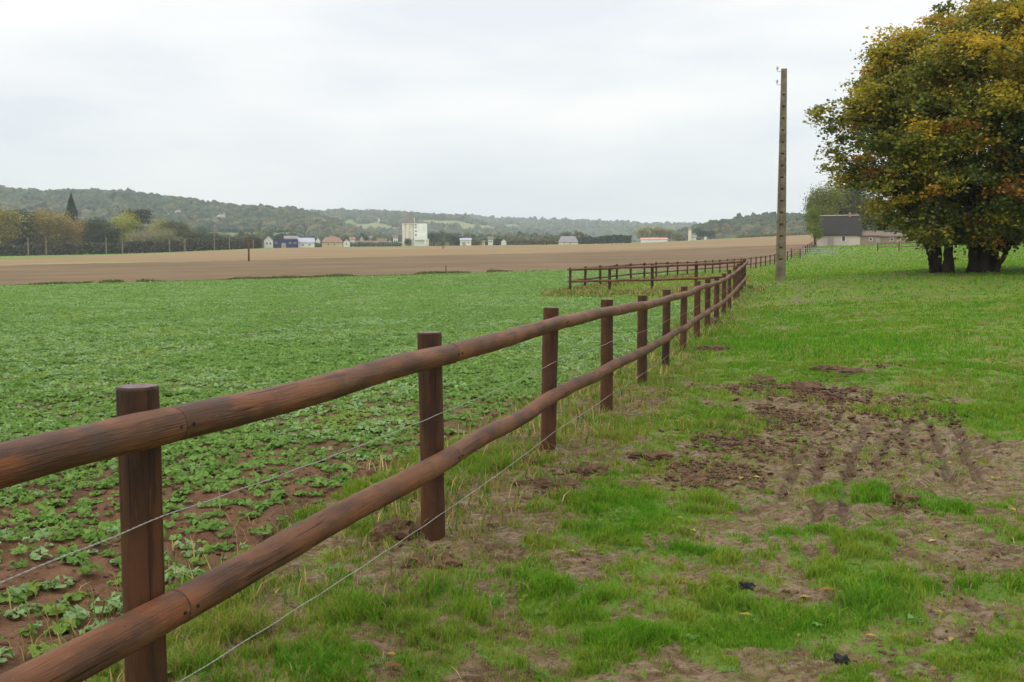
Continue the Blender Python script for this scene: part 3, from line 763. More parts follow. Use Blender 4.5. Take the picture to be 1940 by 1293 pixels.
fence = tag(empty('wooden_fence', (FP[1][0], FP[1][1], 0)), 'brown round pole fence with two rails running from the left foreground into the distance', 'fence')
post_rail_fence(fence, FP, lambda k: 1.195 + .007 * k, lambda k: 1.075 + .006 * k, lambda k: .485 + .003 * k, .0675, .0565, 1, 0, .008, 3)
for k in range(1, 6):
    t_ = Vector((FP[k + 1][0] - FP[k][0], FP[k + 1][1] - FP[k][1], 0)).normalized(); n_ = Vector((t_.y, -t_.x, 0))
    for zz_ in (1.075 + .006 * k, .485 + .003 * k):
        for s_ in (-.035, .035):
            p_ = Vector((FP[k][0], FP[k][1], tz(*FP[k]) + zz_)) + n_ * (.0675 + .058 * .82 + .054) + t_ * s_ - fence.location
            MB().tube([p_, p_ + n_ * .006], .006, 8).build('bolt', M['bark'], fence)
# two wires on the pasture face of the posts
def wire(zoff, seed, tighten):
    r_ = np.random.default_rng(seed); mb = MB(); pts = []
    for k in range(len(FP) - 1):
        a = np.array([*FP[k], tz(*FP[k])]); b = np.array([*FP[k + 1], tz(*FP[k + 1])])
        t = (b - a) / np.linalg.norm(b - a); nrm = np.array([t[1], -t[0], 0]); o = nrm * .077
        m = 260 if k < 4 else (40 if k < 8 else 10)
        u = np.linspace(0, 1, m, endpoint=False)
        za, zb = zoff(k), zoff(k + 1)
        p = a[None] + (b - a)[None] * u[:, None] + o; p[:, 2] += za + (zb - za) * u - tighten * 4 * u * (1 - u) + .0015 * np.sin(u * 40 + k)
        pts.append(p)
    near = np.concatenate(pts[:4]); far = np.concatenate(pts[3:])[259:] if False else np.concatenate([near[-1:], np.concatenate(pts[4:])])
    T = np.gradient(near, axis=0); T /= np.linalg.norm(T, axis=1)[:, None]
    N = np.cross(T, [0, 0, 1.0]); N /= np.linalg.norm(N, axis=1)[:, None]; B = np.cross(N, T)
    s = np.arange(len(near)) * 2 * np.pi / 5.2
    for ph in (0, math.pi):
        mb.tube(near + .0019 * (np.cos(s + ph)[:, None] * N + np.sin(s + ph)[:, None] * B) * .8, .0013, 5)
    mb.tube(far, .0015, 5)
    mb.v = [v - np.array(fence.location) for v in mb.v]
    return mb.build('wire', M['wire'], fence, True)
wire(lambda k: [.80, .785, .75, .76, .76, .76, .76, .76, .76, .77, .77, .78, .78, .78, .78, .78, .78][k], 1, .012)
wire(lambda k: [.25, .215, .165, .165, .17, .18, .18, .18, .2, .2, .2, .2, .2, .2, .2, .2, .2][k], 2, .01)

# pen rail that joins the main fence to the outer corner
ROWN = [((px - 970) / 1900 * d, d) for px, d in [(1154.5, 52.4), (1235, 49.6), (1318, 46.9)]]
pen = tag(empty('paddock_fence', (ROW2[0][0], ROW2[0][1], 0)), 'short cross fence of brown poles turning left at the far end of the long fence', 'fence')
post_rail_fence(pen, ROWN + [FP[-1]], 1.28, 1.17, .52, .075, .062, 1, 1, .01, 11)
far = tag(empty('boundary_fence', (ROW2[5][0], ROW2[5][1], 0)), 'distant brown post and rail fence between pasture edge and ploughed field', 'fence')
post_rail_fence(far, ROW2, 1.26, 1.15, .52, .072, .062, -1, 1, .02, 21)
mid = np.array(ROW2[0]) * .5 + np.array(ROWN[0]) * .5
a_, b_ = ROW2[0], ROWN[0]
for lev in (1.16, .52):
    log('rail', (a_[0] + .06, a_[1] - .08, tz(*a_) + lev), (b_[0] - .06, b_[1] - .08, tz(*b_) + lev), .06, pen, 8, 8, 77)
far2 = tag(empty('field_fence', (ROW3[0][0], ROW3[0][1], 0)), 'small far fence of brown posts climbing to the slate roofed barn', 'fence')
post_rail_fence(far2, ROW3, 1.35, 1.22, .6, .08, .065, -1, 1, .02, 31)
# brown board gate between the far fences
def gate(name, p0, p1, h, mat, label, bars, brace=True):
    p0 = np.array(p0); p1 = np.array(p1); z = (tz(*p0) + tz(*p1)) / 2
    L = np.linalg.norm(p1 - p0); ang = math.atan2(p1[1] - p0[1], p1[0] - p0[0])
    root = tag(empty(name, (p0[0], p0[1], z), ang), label, 'gate')
    for x in (0, L): MB().tube([(x, 0, -.1), (x, 0, h + .15)], .07, 10).build('gate_post', mat, root)
    m = MB()
    for z_ in bars: m.tube([(.08, 0, z_ * h), (L - .08, 0, z_ * h)], .035, 8)
    if brace: m.tube([(.12, -.05, .15 * h), (L - .12, -.05, .95 * h)], .03, 8)
    for x in (.14, L - .14): m.tube([(x, -.04, .1 * h), (x, -.04, h)], .035, 8)
    m.build('gate_leaf', mat, root)
gate('field_gate', ROW2[-1], ROW3[0], 1.3, M['wood'], 'brown wooden field gate just right of the tall concrete pole', (.2, .4, .6, .8, 1.0))
gate('metal_gate', (ROW3[0][0] + .5, ROW3[0][1] + .4), (ROW3[0][0] + 5.5, ROW3[0][1] + 1.6), 1.15, M['steel'], 'pale grey metal tube gate on the grass below the barn', (.2, .5, .75, 1.0), False)
# dark rail fence beyond the big tree
RX = [((px - 970) / 1900 * d, d) for px, d in [(1660, 150), (1700, 142), (1745, 134), (1795, 126), (1850, 118), (1905, 111), (1965, 104), (2040, 97), (2130, 90)]]
fx_ = tag(empty('meadow_fence', (RX[0][0], RX[0][1], 0)), 'thin dark rail fence across the meadow behind the big autumn tree', 'fence')
post_rail_fence(fx_, RX, 1.35, 1.2, .65, .08, .05, 1, 1, .02, 41)

# ------------------------------------------------------------------ concrete pole
def concrete_pole():
    b = P(1478.5, 531, 47); b[2] = tz(b[0], b[1])
    top = P(1485.5, 131, 47)[2]; Hh = top - b[2]
    root = tag(empty('concrete_pole', tuple(b), R(-14)), 'tall bare concrete utility pole with a row of step holes, leaning slightly beside the fence', 'pole')
    lean = (P(1485.5, 131, 47)[0] - b[0]) * 1.0
    m = MB()
    def ring(t): # half widths
        return (.235 * (1 - t) + .13 * t, .17 * (1 - t) + .11 * t)
    def off(t): return lean * t / math.cos(R(14)) * .97
    def prism(x0, x1, y0, y1, z0, z1):
        """fractions of the half widths"""
        q = []
        for z in (z0, z1):
            w, d = ring(max(z, 0) / Hh); o = off(max(z, 0) / Hh)
            q.append([(o + x0 * w, y0 * d, z), (o + x1 * w, y0 * d, z), (o + x1 * w, y1 * d, z), (o + x0 * w, y1 * d, z)])
        m.hexa(q[0], q[1])
    segs = np.linspace(-.2, Hh, 13)
    for a, c in zip(segs[:-1], segs[1:]):
        prism(-1, -.52, -1, 1, a, c); prism(.52, 1, -1, 1, a, c)
    prism(-.52, .52, .25, .6, -.2, Hh * .97)
    # webs between the step holes
    z = .95; zz = [-.2]
    while z < Hh - 1.0: zz += [z, z + .075]; z += .54
    zz.append(Hh)
    for a, c in zip(zz[0::2], zz[1::2]): prism(-.519, .519, -.80, .25, a, c)
    for a in zz[1:-1:2]:
        prism(-.519, -.34, -.80, .25, a, a + .075); prism(.34, .519, -.80, .25, a, a + .075)
    m.build('shaft', M['concrete'], root)
    o = off(.98)
    for zf in (Hh - .12, Hh - .72):
        k = MB().tube([(o - .14, -.05, zf), (o - .30, -.05, zf), (o - .30, -.05, zf + .10)], .014, 6)
        br = k.build('bracket', M['steel'], root)
        k = MB()
        for dz, r in [(0, .045), (.05, .06), (.10, .04)]: k.tube([(o - .30, -.05, zf + .09 + dz), (o - .30, -.05, zf + .135 + dz)], r, 10)
        k.build('insulator', M['porcelain'], br)
concrete_pole()

# ------------------------------------------------------------------ big autumn tree
def leaves(cn, nrm, L, Wd, az):
    """diamond leaves bent along the midrib"""
    n = len(cn)
    nrm = nrm / np.linalg.norm(nrm, axis=1)[:, None]
    t = np.stack([np.cos(az), np.sin(az), np.zeros(n)], -1); t -= nrm * (t * nrm).sum(1)[:, None]; t /= np.linalg.norm(t, axis=1)[:, None] + 1e-9
    b = np.cross(nrm, t)
    Vv = np.stack([cn - t * L[:, None] * .5, cn + b * Wd[:, None] * .5 + nrm * L[:, None] * .08, cn + t * L[:, None] * .5 - nrm * L[:, None] * .1, cn - b * Wd[:, None] * .5 + nrm * L[:, None] * .08], 1)
    return Vv.reshape(-1, 3), np.arange(n * 4).reshape(-1, 4)

def big_tree():
    b = P(1850, 517, 41); b[2] = tz(b[0], b[1])
    root = tag(empty('autumn_tree', tuple(b)), 'large spreading multi stemmed tree with yellow and olive autumn leaves at the right edge', 'tree')
    r_ = np.random.default_rng(5)
    stems = []
    tr = MB()
    def stem(pts, r0, r1, sides=10):
        pts = np.array(pts, float); u = np.linspace(0, len(pts) - 1, 26)
        p = np.stack([np.interp(u, range(len(pts)), pts[:, k]) for k in range(3)], -1)
        for _ in range(3): p[1:-1] = (p[:-2] + 2 * p[1:-1] + p[2:]) / 4
        p[2:-1, :2] += r_.normal(0, .018, (len(p) - 3, 2))
        rad = np.linspace(r0, r1, len(p)) * (1 + .45 * np.exp(-np.arange(len(p)) / 1.6)) * (1 + .06 * r_.normal(size=len(p)))
        tr.tube(p, rad, sides); stems.append((p, rad)); return p
    gl = lambda x, y: tz(b[0] + x, b[1] + y) - b[2] - .1
    for (x, y), tip, r0 in [((-1.55, .3), (-3.6, .5, 7.0), .23), ((-1.25, -.2), (-1.8, -2.4, 7.6), .2), ((-.12, 0), (-.9, .3, 9.4), .23), ((.16, -.25), (.9, -2.2, 8.8), .18), ((.38, .2), (1.6, 1.8, 9.3), .22),
                            ((.66, 0), (4.2, -.2, 7.4), .2), ((.1, .5), (-.5, 3.4, 7.8), .22), ((-1.42, .4), (-2.6, 2.2, 7.5), .16)]:
        mx, my = x * .8 + tip[0] * .2, y * .8 + tip[1] * .2
        stem([(x, y, gl(x, y)), (x * 1.02, y, 1.2), (mx, my, 3.2), (tip[0] * .65 + x * .35, tip[1] * .65 + y * .35, 5.4), tip], r0, .05)
    stem([(.55, -.3, gl(.5, -.3)), (.85, -.45, .6), (1.15, -.5, 1.2), (1.5, -.6, 2.0), (2.6, -.9, 3.4)], .12, .04, 8)
    stem([(-1.75, .1, gl(-1.75, .1)), (-2.0, 0, .8), (-2.5, -.2, 1.9), (-3.4, -.4, 3.0)], .08, .03, 8)
    # leaf masses
    nc = 600
    dirs = r_.normal(size=(nc, 3)); dirs /= np.linalg.norm(dirs, axis=1)[:, None]
    rad = (.38 + .62 * r_.random(nc) ** .55)
    cen = np.array([.35, 0, 6.3]); ax = np.array([6.5, 6.0, 5.7])
    lump = .78 + .34 * fbm(dirs[:, 0] * 2.2 + 4, dirs[:, 2] * 2.2 + dirs[:, 1] * 1.7, 33, 3)
    lump *= np.where(dirs[:, 2] < -.2, 1.0, .98)
    C = cen + dirs * (rad * lump)[:, None] * ax
    # explicit outline: boughs that the photo shows standing out on the left
    ext = [P(px, py, 40.5 + dy) - b for px, py, dy in [(1548, 222, 0), (1562, 206, .3), (1575, 245, .1), (1590, 225, .5), (1578, 285, 0), (1572, 320, -.3), (1595, 335, .3), (1605, 262, .6), (1592, 300, .8), (1612, 195, .4), (1640, 172, 0), (1660, 108, .4), (1668, 140, .3), (1690, 95, .4),
                                                        (1640, 240, .2), (1640, 300, -.4), (1650, 350, -.8), (1625, 350, .2), (1660, 395, -1), (1700, 420, -1.2), (1670, 425, .3), (1730, 445, .6), (1752, 456, -.4), (1700, 380, -1.2), (1720, 75, 0), (1760, 42, .4), (1790, 14, .1), (1690, 200, -1), (1680, 260, -1.4),
                                                        (1772, 452, .5), (1736, 450, .9), (1800, 425, -2), (1860, 428, -2), (1900, 415, -2.2), (1930, 425, -1)]]
    shoots = [P(px, py, 40.3 + .6 * r_.random()) - b for px, py in [(1752, 488), (1766, 472), (1758, 503), (1742, 478), (1782, 498), (1815, 492)]]
    ext = shoots + ext
    low = [P(1735 + 330 * r_.random(), 396 + 62 * r_.random(), 38.3 + 6.5 * r_.random()) - b for _ in range(90)]
    C = np.vstack([C, np.array(low), np.array(ext)])
    C = C[(C[:, 2] > 1.4)]
    prj = np.array([[970 + 1900 * (c[0] + b[0]) / (c[1] + b[1]), 505 - 1900 * (c[2] + b[2] - EYE) / (c[1] + b[1])] for c in C])
    edge = np.interp(prj[:, 1], [-40, 0, 40, 90, 180, 215, 260, 330, 380, 440, 480], [1800, 1790, 1765, 1655, 1610, 1555, 1570, 1585, 1640, 1690, 1735])
    keep = prj[:, 0] > edge + 5
    keep[-len(ext):] = True
    C = C[keep]
    lm = MB()
    allp = np.concatenate([s[0][8:] for s in stems]); allr = np.concatenate([s[1][8:] for s in stems])
    V_, F_, K_ = [], [], []; nb = 0
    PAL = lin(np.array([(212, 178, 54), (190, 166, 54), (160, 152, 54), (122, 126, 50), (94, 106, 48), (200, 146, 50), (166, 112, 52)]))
    for k, c in enumerate(C):
        dd = np.linalg.norm(allp - (c - np.array([0, 0, .6])), axis=1) + np.maximum(allp[:, 2] - c[2] + .3, 0) * 2
        i0 = int(np.argmin(dd)); p0 = allp[i0]
        mpt = p0 * .5 + c * .5 + np.array([0, 0, .12 * np.linalg.norm(c - p0)]) + r_.normal(0, .12, 3)
        u = np.linspace(0, 1, 9)[:, None]
        path = p0 * (1 - u) ** 2 + 2 * mpt * u * (1 - u) + c * u * u
        r0 = min(allr[i0] * .7, .02 + .011 * np.linalg.norm(c - p0) * 1.2)
        lm.tube(path, np.linspace(r0, .008, 9), 5, cap=False)
        outer = np.linalg.norm((c - cen) / ax); size = r_.uniform(.55, 1.0) if outer > .8 else r_.uniform(.8, 1.25)
        if k >= len(C) - len(ext): size = r_.uniform(.38, .62) * (.5 if c[2] < 1.6 else 1)
        m = int(300 * size)
        # twigs fan out of the bough end; leaves sit along them in flat sprays
        nt = 10
        tw = r_.normal(size=(nt, 3)) * np.array([1, 1, .45]); tw /= np.linalg.norm(tw, axis=1)[:, None]
        tw = tw * size * r_.uniform(.6, 1.25, (nt, 1)); tw[:, 2] -= .10 * size
        for q in tw[:6]: lm.tube([c, c + q * .55 + [0, 0, .04], c + q], [.010, .007, .004], 4, cap=False)
        ti = r_.integers(0, nt, m); f = r_.random(m) ** .65
        pos = c + tw[ti] * f[:, None] + r_.normal(size=(m, 3)) * np.array([.17, .17, .09]) * (.5 + size * .7)
        nrm = r_.normal(size=(m, 3)) * .85 + np.array([0, 0, 1.0]); 
        L = r_.uniform(.11, .21, m)
        v, q = leaves(pos, nrm, L, L * r_.uniform(.55, .75, m), r_.random(m) * 6.28)
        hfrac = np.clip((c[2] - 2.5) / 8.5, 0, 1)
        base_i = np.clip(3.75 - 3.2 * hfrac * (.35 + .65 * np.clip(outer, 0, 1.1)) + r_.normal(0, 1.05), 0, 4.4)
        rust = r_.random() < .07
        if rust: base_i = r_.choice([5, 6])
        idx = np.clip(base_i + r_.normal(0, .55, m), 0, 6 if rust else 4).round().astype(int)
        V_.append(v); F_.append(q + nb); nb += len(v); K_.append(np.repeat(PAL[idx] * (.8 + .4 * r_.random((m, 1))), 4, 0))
    tr.build('trunk', M['bark'], root, True)
    lm.build('branches', M['bark'], root, True)
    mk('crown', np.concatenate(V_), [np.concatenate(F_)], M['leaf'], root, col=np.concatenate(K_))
big_tree()

# ------------------------------------------------------------------ distant trees
def crown_arrays(kind, seed, n=1500, leaf=.062):
    """unit tree (height 1): leaf clumps filling the crown's volume"""
    r_ = np.random.default_rng(seed)
    if kind == 'cone': ncl = 46
    elif kind == 'column': ncl = 34
    else: ncl = 40
    cl = []
    while len(cl) < ncl:
        d = r_.normal(size=3); d /= np.linalg.norm(d); rr = r_.random() ** .45
        if kind == 'round': c = np.array([0, 0, .56]) + d * rr * np.array([.33, .33, .36]) * (.8 + .35 * r_.random())
        elif kind == 'wide': c = np.array([0, 0, .52]) + d * rr * np.array([.5, .45, .36]) * (.75 + .4 * r_.random())
        elif kind == 'column': c = np.array([0, 0, .52]) + d * rr * np.array([.15, .15, .44])
        elif kind == 'cone':
            h = .08 + .9 * r_.random(); w = .22 * (1 - h) ** .85 * (.6 + .5 * r_.random()); a = r_.random() * 6.28
            c = np.array([w * math.cos(a), w * math.sin(a), h])
        elif kind == 'cedar':
            lv = r_.choice([.38, .52, .66, .8, .92]); w = .40 * (1.12 - lv) ** .6 * r_.random() ** .5; a = r_.random() * 6.28
            c = np.array([w * math.cos(a), w * math.sin(a), lv + r_.normal(0, .02)])
        elif kind == 'bush': c = np.array([0, 0, .42]) + d * rr * np.array([.6, .5, .42])
        cl.append(c)
    cl = np.array(cl); k = r_.integers(0, ncl, n)
    s = {'cone': .05, 'column': .06, 'cedar': .075, 'wide': .10, 'bush': .13, 'round': .085}[kind]
    sz = np.array([1, 1, .35 if kind == 'cedar' else .75])
    p = cl[k] + r_.normal(size=(n, 3)) * s * sz
    if kind == 'cone':
        w = np.hypot(p[:, 0], p[:, 1]); mx = .25 * np.clip(1 - p[:, 2], 0, 1) + .008; f = np.minimum(1, mx / (w + 1e-6)); p[:, 0] *= f; p[:, 1] *= f
    p = p[(p[:, 2] > .03)]; n = len(p); k = k[:n]
    nr = r_.normal(size=(n, 3)) * .7 + np.array([0, 0, .8])
    L = leaf * r_.uniform(.6, 1.35, n)
    v, q = leaves(p, nr, L, L * .75, r_.random(n) * 6.28)
    tone = (.72 + .56 * r_.random(ncl))[k] * (.85 + .3 * r_.random(n))
    return v, q, np.repeat(np.stack([tone * (.95 + .1 * r_.random(n)), tone, tone * .95], -1), 4, 0)
PROTO = {}
def proto(kind, i, fine=False):
    key = (kind, i, fine)
    if key not in PROTO:
        v, q, c = crown_arrays(kind, 700 + i * 13 + len(kind), 8000 if fine else (2600 if kind != 'bush' else 1400), .028 if fine else (.052 if kind != 'bush' else .09))
        cr = mk('crown', v, [q], M['treeleaf'], col=c)
        m = MB(); hgt = {'cone': .9, 'column': .8, 'bush': .4}.get(kind, .62)
        m.tube([(0, 0, -.03), (.004, 0, .1), (-.006, .004, .3), (.01, 0, hgt)], [.026, .019, .015, .004], 7)
        if kind in ('round', 'wide', 'cedar'):
            for a in (.4, 2.2, 3.9, 5.3): m.tube([(0, 0, .28), (.1 * math.cos(a), .1 * math.sin(a), .42), (.24 * math.cos(a), .24 * math.sin(a), .58)], [.011, .008, .003], 5)
        tk = m.build('trunk', M['bark'], None, True)
        PROTO[key] = (cr.data, tk.data)
        bpy.data.objects.remove(cr); bpy.data.objects.remove(tk)
    return PROTO[key]
_tc = [0]
def tree(name, kind, px, py_top, py_base, d, col, label, group=None, wide=1.0, cat='tree'):
    """tree whose foot stands on the terrain at distance d"""
    _tc[0] += 1
    x = (px - 970) / 1900 * d; z = tz(x, d)
    top = EYE + (505 - py_top) / 1900 * d
    hgt = max(top - z, 1.5) / (.86 if kind in ('round', 'wide') and d < 460 else .93); wide *= 1.22
    cr, tk = proto(kind, _tc[0] % 3, d < 480)
    root = tag(empty(name, (x, d, z), (_tc[0] * 1.7) % 6.28), label, cat, group)
    for nm, me in (('crown', cr), ('trunk', tk)):
        o = bpy.data.objects.new(nm, me); COL.objects.link(o); o.parent = root
        o.scale = (hgt * wide, hgt * wide, hgt)
        if nm == 'crown': o.color = (*[min(1, q * 1.12) for q in rgb(*col)], 1)
    return root
GT = 'trees along the railway on the left'
for a in [
    ('broadleaf_tree', 'round', 8, 402, 488, 385, (150, 142, 68), 'round yellow tree at the left edge of the photo', 1.05),
    ('broadleaf_tree', 'round', -40, 395, 488, 390, (146, 140, 70), 'yellow green tree half cut by the left edge', 1.1),
    ('dark_conifer', 'column', 47, 402, 488, 395, (64, 82, 60), 'narrow dark evergreen right of the yellow tree at the left edge', 1.5),
    ('dark_conifer', 'column', 65, 405, 488, 400, (70, 84, 60), 'blunt dark evergreen behind the left pair of trackside masts', 1.5),
    ('broadleaf_tree', 'round', 98, 406, 488, 395, (142, 128, 64), 'olive topped tree left of the pointed conifer', 1.0),
    ('broadleaf_tree', 'wide', 125, 412, 488, 405, (150, 124, 66), 'broad rusty brown tree below the pointed conifer', .9),
    ('broadleaf_tree', 'wide', 165, 416, 487, 400, (154, 126, 68), 'brownish tree just right of the pointed conifer', .9),
    ('pointed_conifer', 'cone', 141, 381, 487, 440, (62, 84, 62), 'tall dark pointed conifer standing above the other trees', .92),
    ('dark_conifer', 'column', 188, 416, 487, 395, (70, 84, 62), 'short dark evergreen beside the brownish tree', 1.4),
    ('dark_conifer', 'column', 205, 424, 486, 392, (76, 90, 62), 'dark green bushy tree in front of the third trackside mast', 1.6),
    ('broadleaf_tree', 'round', 238, 411, 486, 410, (156, 156, 62), 'bright yellow green tree left of the dark cedar', .85),
    ('dark_cedar', 'cedar', 264, 402, 485, 425, (62, 76, 62), 'dark layered cedar with a flat broken top', 1.0),
    ('broadleaf_tree', 'wide', 280, 432, 484, 385, (146, 142, 108), 'low grey green willow below the dark cedar', 1.1),
    ('broadleaf_tree', 'round', 308, 423, 483, 400, (142, 142, 76), 'pale yellow tree above the grey willows', .95),
    ('broadleaf_tree', 'wide', 316, 438, 482, 383, (140, 138, 104), 'rounded grey green willow beside the dark upright tree', 1.0),
    ('broadleaf_tree', 'round', 336, 424, 482, 395, (96, 98, 62), 'dark green upright tree right of the grey willows', .9),
    ('broadleaf_tree', 'round', 360, 438, 481, 410, (84, 94, 64), 'small dark tree right of the upright green tree', 1.0),
    ('broadleaf_tree', 'wide', 385, 435, 480, 420, (82, 96, 70), 'dark green spreading tree in the middle of the dark hedge', 1.0),
    ('broadleaf_tree', 'round', 412, 444, 478, 425, (86, 92, 68), 'low dark tree left of the last pair of masts', 1.0),
    ('broadleaf_tree', 'wide', 440, 447, 476, 430, (84, 88, 66), 'low dark rounded tree near the end of the hedge', 1.1),
    ('broadleaf_tree', 'round', 468, 449, 474, 450, (90, 94, 70), 'dark small tree closing the hedge before the white house', 1.2),
    ('broadleaf_tree', 'round', 487, 440, 473, 520, (140, 140, 92), 'pale olive tree behind the end of the dark hedge', 1.0)]:
    tree(a[0], a[1], a[2], a[3], a[4], a[5], a[6], a[7], GT, a[8])
for k_, (px_, top_, kd_, cl_, lb_) in enumerate([(22, 412, 'round', (140, 134, 72), 'dull olive tree filling the gap right of the yellow tree'), (82, 420, 'wide', (112, 112, 70), 'dark olive tree low between the evergreens and the brown trees'), (150, 430, 'wide', (120, 108, 66), 'low brown green tree under the tall pointed conifer'),
        (222, 428, 'wide', (110, 116, 70), 'low green tree left of the bright yellow tree'), (255, 432, 'wide', (104, 108, 74), 'low dull tree below the layered cedar'), (345, 440, 'wide', (98, 104, 72), 'low dark tree between willow and upright tree'), (400, 442, 'wide', (92, 100, 74), 'low grey dark tree left of the sixth mast pair'), (426, 446, 'wide', (88, 96, 72), 'low dim tree between the masts near the hedge end')]):
    tree('broadleaf_tree', kd_, px_, top_, 486 - k_, 402 + k_ * 6, cl_, lb_, GT, .95)
GV = 'trees around the grain silo and farms'
for a in [('broadleaf_tree', 'round', 822, 441, 465, 620, (74, 90, 72), 'dark tree just right of the grain silo', 1.2), ('broadleaf_tree', 'round', 838, 438, 465, 640, (104, 112, 84), 'greyish tree second right of the grain silo', 1.1),
          ('broadleaf_tree', 'round', 853, 441, 464, 630, (98, 108, 80), 'rounded grey green tree between silo and white shed', 1.1), ('dark_conifer', 'column', 867, 443, 463, 610, (66, 84, 68), 'dark tree touching the left end of the white shed', 1.9),
          ('broadleaf_tree', 'bush', 902, 450, 463, 600, (112, 106, 72), 'brownish bush right of the white shed', 1.0), ('broadleaf_tree', 'round', 774, 452, 467, 600, (80, 92, 62), 'small dark bush at the foot of the silo', 1.0),
          ('broadleaf_tree', 'round', 725, 449, 466, 640, (110, 104, 76), 'brown tree behind the red brown house', 1.1), ('broadleaf_tree', 'round', 660, 447, 466, 660, (96, 104, 80), 'grey green tree behind the tan house', 1.2),
          ('broadleaf_tree', 'round', 690, 445, 466, 680, (86, 100, 84), 'grey tree behind the low tan wall', 1.3), ('dark_conifer', 'column', 533, 437, 470, 620, (66, 88, 76), 'dark tall tree behind the blue hall', 1.4),
          ('broadleaf_tree', 'round', 508, 434, 470, 640, (104, 112, 84), 'grey green tree behind the white house', 1.0), ('broadleaf_tree', 'round', 556, 440, 470, 640, (90, 104, 82), 'dim green tree behind the right end of the blue hall', 1.1),
          ('broadleaf_tree', 'round', 1072, 440, 464, 700, (86, 98, 76), 'dark tree behind the grey roofed farmhouse', 1.1), ('broadleaf_tree', 'round', 955, 446, 463, 640, (112, 120, 88), 'small olive tree beside the little white cottage', 1.1),
          ('broadleaf_tree', 'bush', 985, 450, 464, 640, (112, 108, 76), 'brown bush left of the double wooden pole', 1.4), ('broadleaf_tree', 'bush', 1012, 450, 464, 640, (106, 108, 80), 'olive brown bush just left of the double pole', 1.4), ('broadleaf_tree', 'bush', 1041, 448, 464, 640, (70, 84, 66), 'dark green bush left of the grey roofed farmhouse', 1.1),
          ('poplar_tree', 'round', 1216, 432, 458, 690, (146, 144, 94), 'pale tree at the left end of the red roofed shed', 1.1), ('poplar_tree', 'round', 1232, 430, 458, 700, (154, 152, 98), 'palest tree behind the middle of the red roofed shed', 1.1), ('poplar_tree', 'round', 1249, 431, 458, 695, (146, 146, 96), 'pale green tree behind the right half of the red shed', 1.1),
          ('poplar_tree', 'round', 1268, 434, 457, 690, (134, 138, 92), 'pale olive tree right of the red roofed shed', 1.1), ('broadleaf_tree', 'bush', 1284, 440, 456, 680, (122, 130, 92), 'low bushy tree left of the white chapel tower', 1.0), ('broadleaf_tree', 'round', 1325, 434, 454, 660, (70, 88, 70), 'dark round tree right of the white chapel tower', 1.3),
          ('broadleaf_tree', 'round', 1345, 437, 453, 660, (74, 92, 74), 'dark tree between chapel and wooded rise', 1.3)]:
    tree(a[0], a[1], a[2], a[3], a[4], a[5], a[6], a[7], GV, a[8])
GB = 'trees around the slate roofed barn'
for a in [('broadleaf_tree', 'round', 1560, 362, 466, 226, (112, 116, 40), 'green and yellow tree at the left end of the barn', .62), ('broadleaf_tree', 'round', 1542, 376, 466, 228, (84, 98, 40), 'smaller green tree left of the barn roof', .5), ('broadleaf_tree', 'round', 1598, 352, 466, 240, (92, 94, 44), 'tall olive tree behind the barn roof', .9),
          ('broadleaf_tree', 'wide', 1636, 360, 466, 236, (86, 86, 44), 'broad olive tree behind the right end of the barn', .8), ('broadleaf_tree', 'column', 1540, 388, 466, 211, (116, 130, 44), 'narrow green tree at the left corner of the barn', .62),
          ('broadleaf_tree', 'bush', 1680, 410, 464, 225, (90, 88, 58), 'brown bushy tree behind the low brick sheds', .9), ('broadleaf_tree', 'wide', 1960, 400, 463, 160, (76, 84, 56), 'dark green tree beyond the meadow at the right edge', .9), ('broadleaf_tree', 'wide', 1820, 408, 463, 215, (74, 84, 54), 'dark tree behind the trunks of the big autumn tree', 1.0)]:
    tree(a[0], a[1], a[2], a[3], a[4], a[5], a[6], a[7], GB, a[8])

# hedges: continuous leafy walls
def hedge(name, pts, h, w, col, label, n, leaf, seed, rag=.35):
    r_ = np.random.default_rng(seed); pts = np.array(pts, float); seg = np.concatenate([[0], np.cumsum(np.linalg.norm(np.diff(pts, axis=0), axis=1))])
    s = r_.random(n) * seg[-1]; x = np.interp(s, seg, pts[:, 0]); y = np.interp(s, seg, pts[:, 1]); z = terr(x, y)
    top = h * (1 - rag + rag * 2 * fbm(s / (h * 1.1), s * 0 + seed, seed, 4))
    hz = r_.random(n) ** .8
    t = r_.normal(0, .33, n) * w
    dirv = np.gradient(pts, axis=0).mean(0); dirv /= np.linalg.norm(dirv)
    x = x - dirv[1] * t; y = y + dirv[0] * t
    p = np.stack([x, y, z + top * hz], -1)
    L = leaf * r_.uniform(.6, 1.4, n)
    v, q = leaves(p, r_.normal(size=(n, 3)) + np.array([0, -.2, .5]), L, L * .8, r_.random(n) * 6.28)
    tone = (.7 + .6 * fbm(s / 3.0, hz * 3, seed + 5, 3)) * (.85 + .3 * r_.random(n))
    o = mk(name, v, [q], M['treeleaf'], col=np.repeat(np.stack([tone, tone, tone], -1), 4, 0)); o.color = (*rgb(*col), 1)
    return tag(o, label, 'hedge')
def gp(px, d): return ((px - 970) / 1900 * d, d)
hedge('dark_hedge', [gp(-260, 372), gp(0, 368), gp(150, 368), gp(330, 375), gp(430, 395), gp(497, 425)], 4.2, 3.5, (76, 76, 56), 'long dark hedge along the railway behind the pale masts', 15000, .95, 1, .3)
hedge('clipped_hedge', [gp(1096, 560), gp(1195, 565)], 4.2, 3, (66, 84, 66), 'dark green clipped hedge right of the grey roofed farmhouse', 3600, .9, 2, .32)
hedge('clipped_hedge', [gp(937, 560), gp(949, 560)], 3.4, 3, (50, 66, 52), 'short dark hedge block left of the little white cottage', 700, .8, 3, .1)
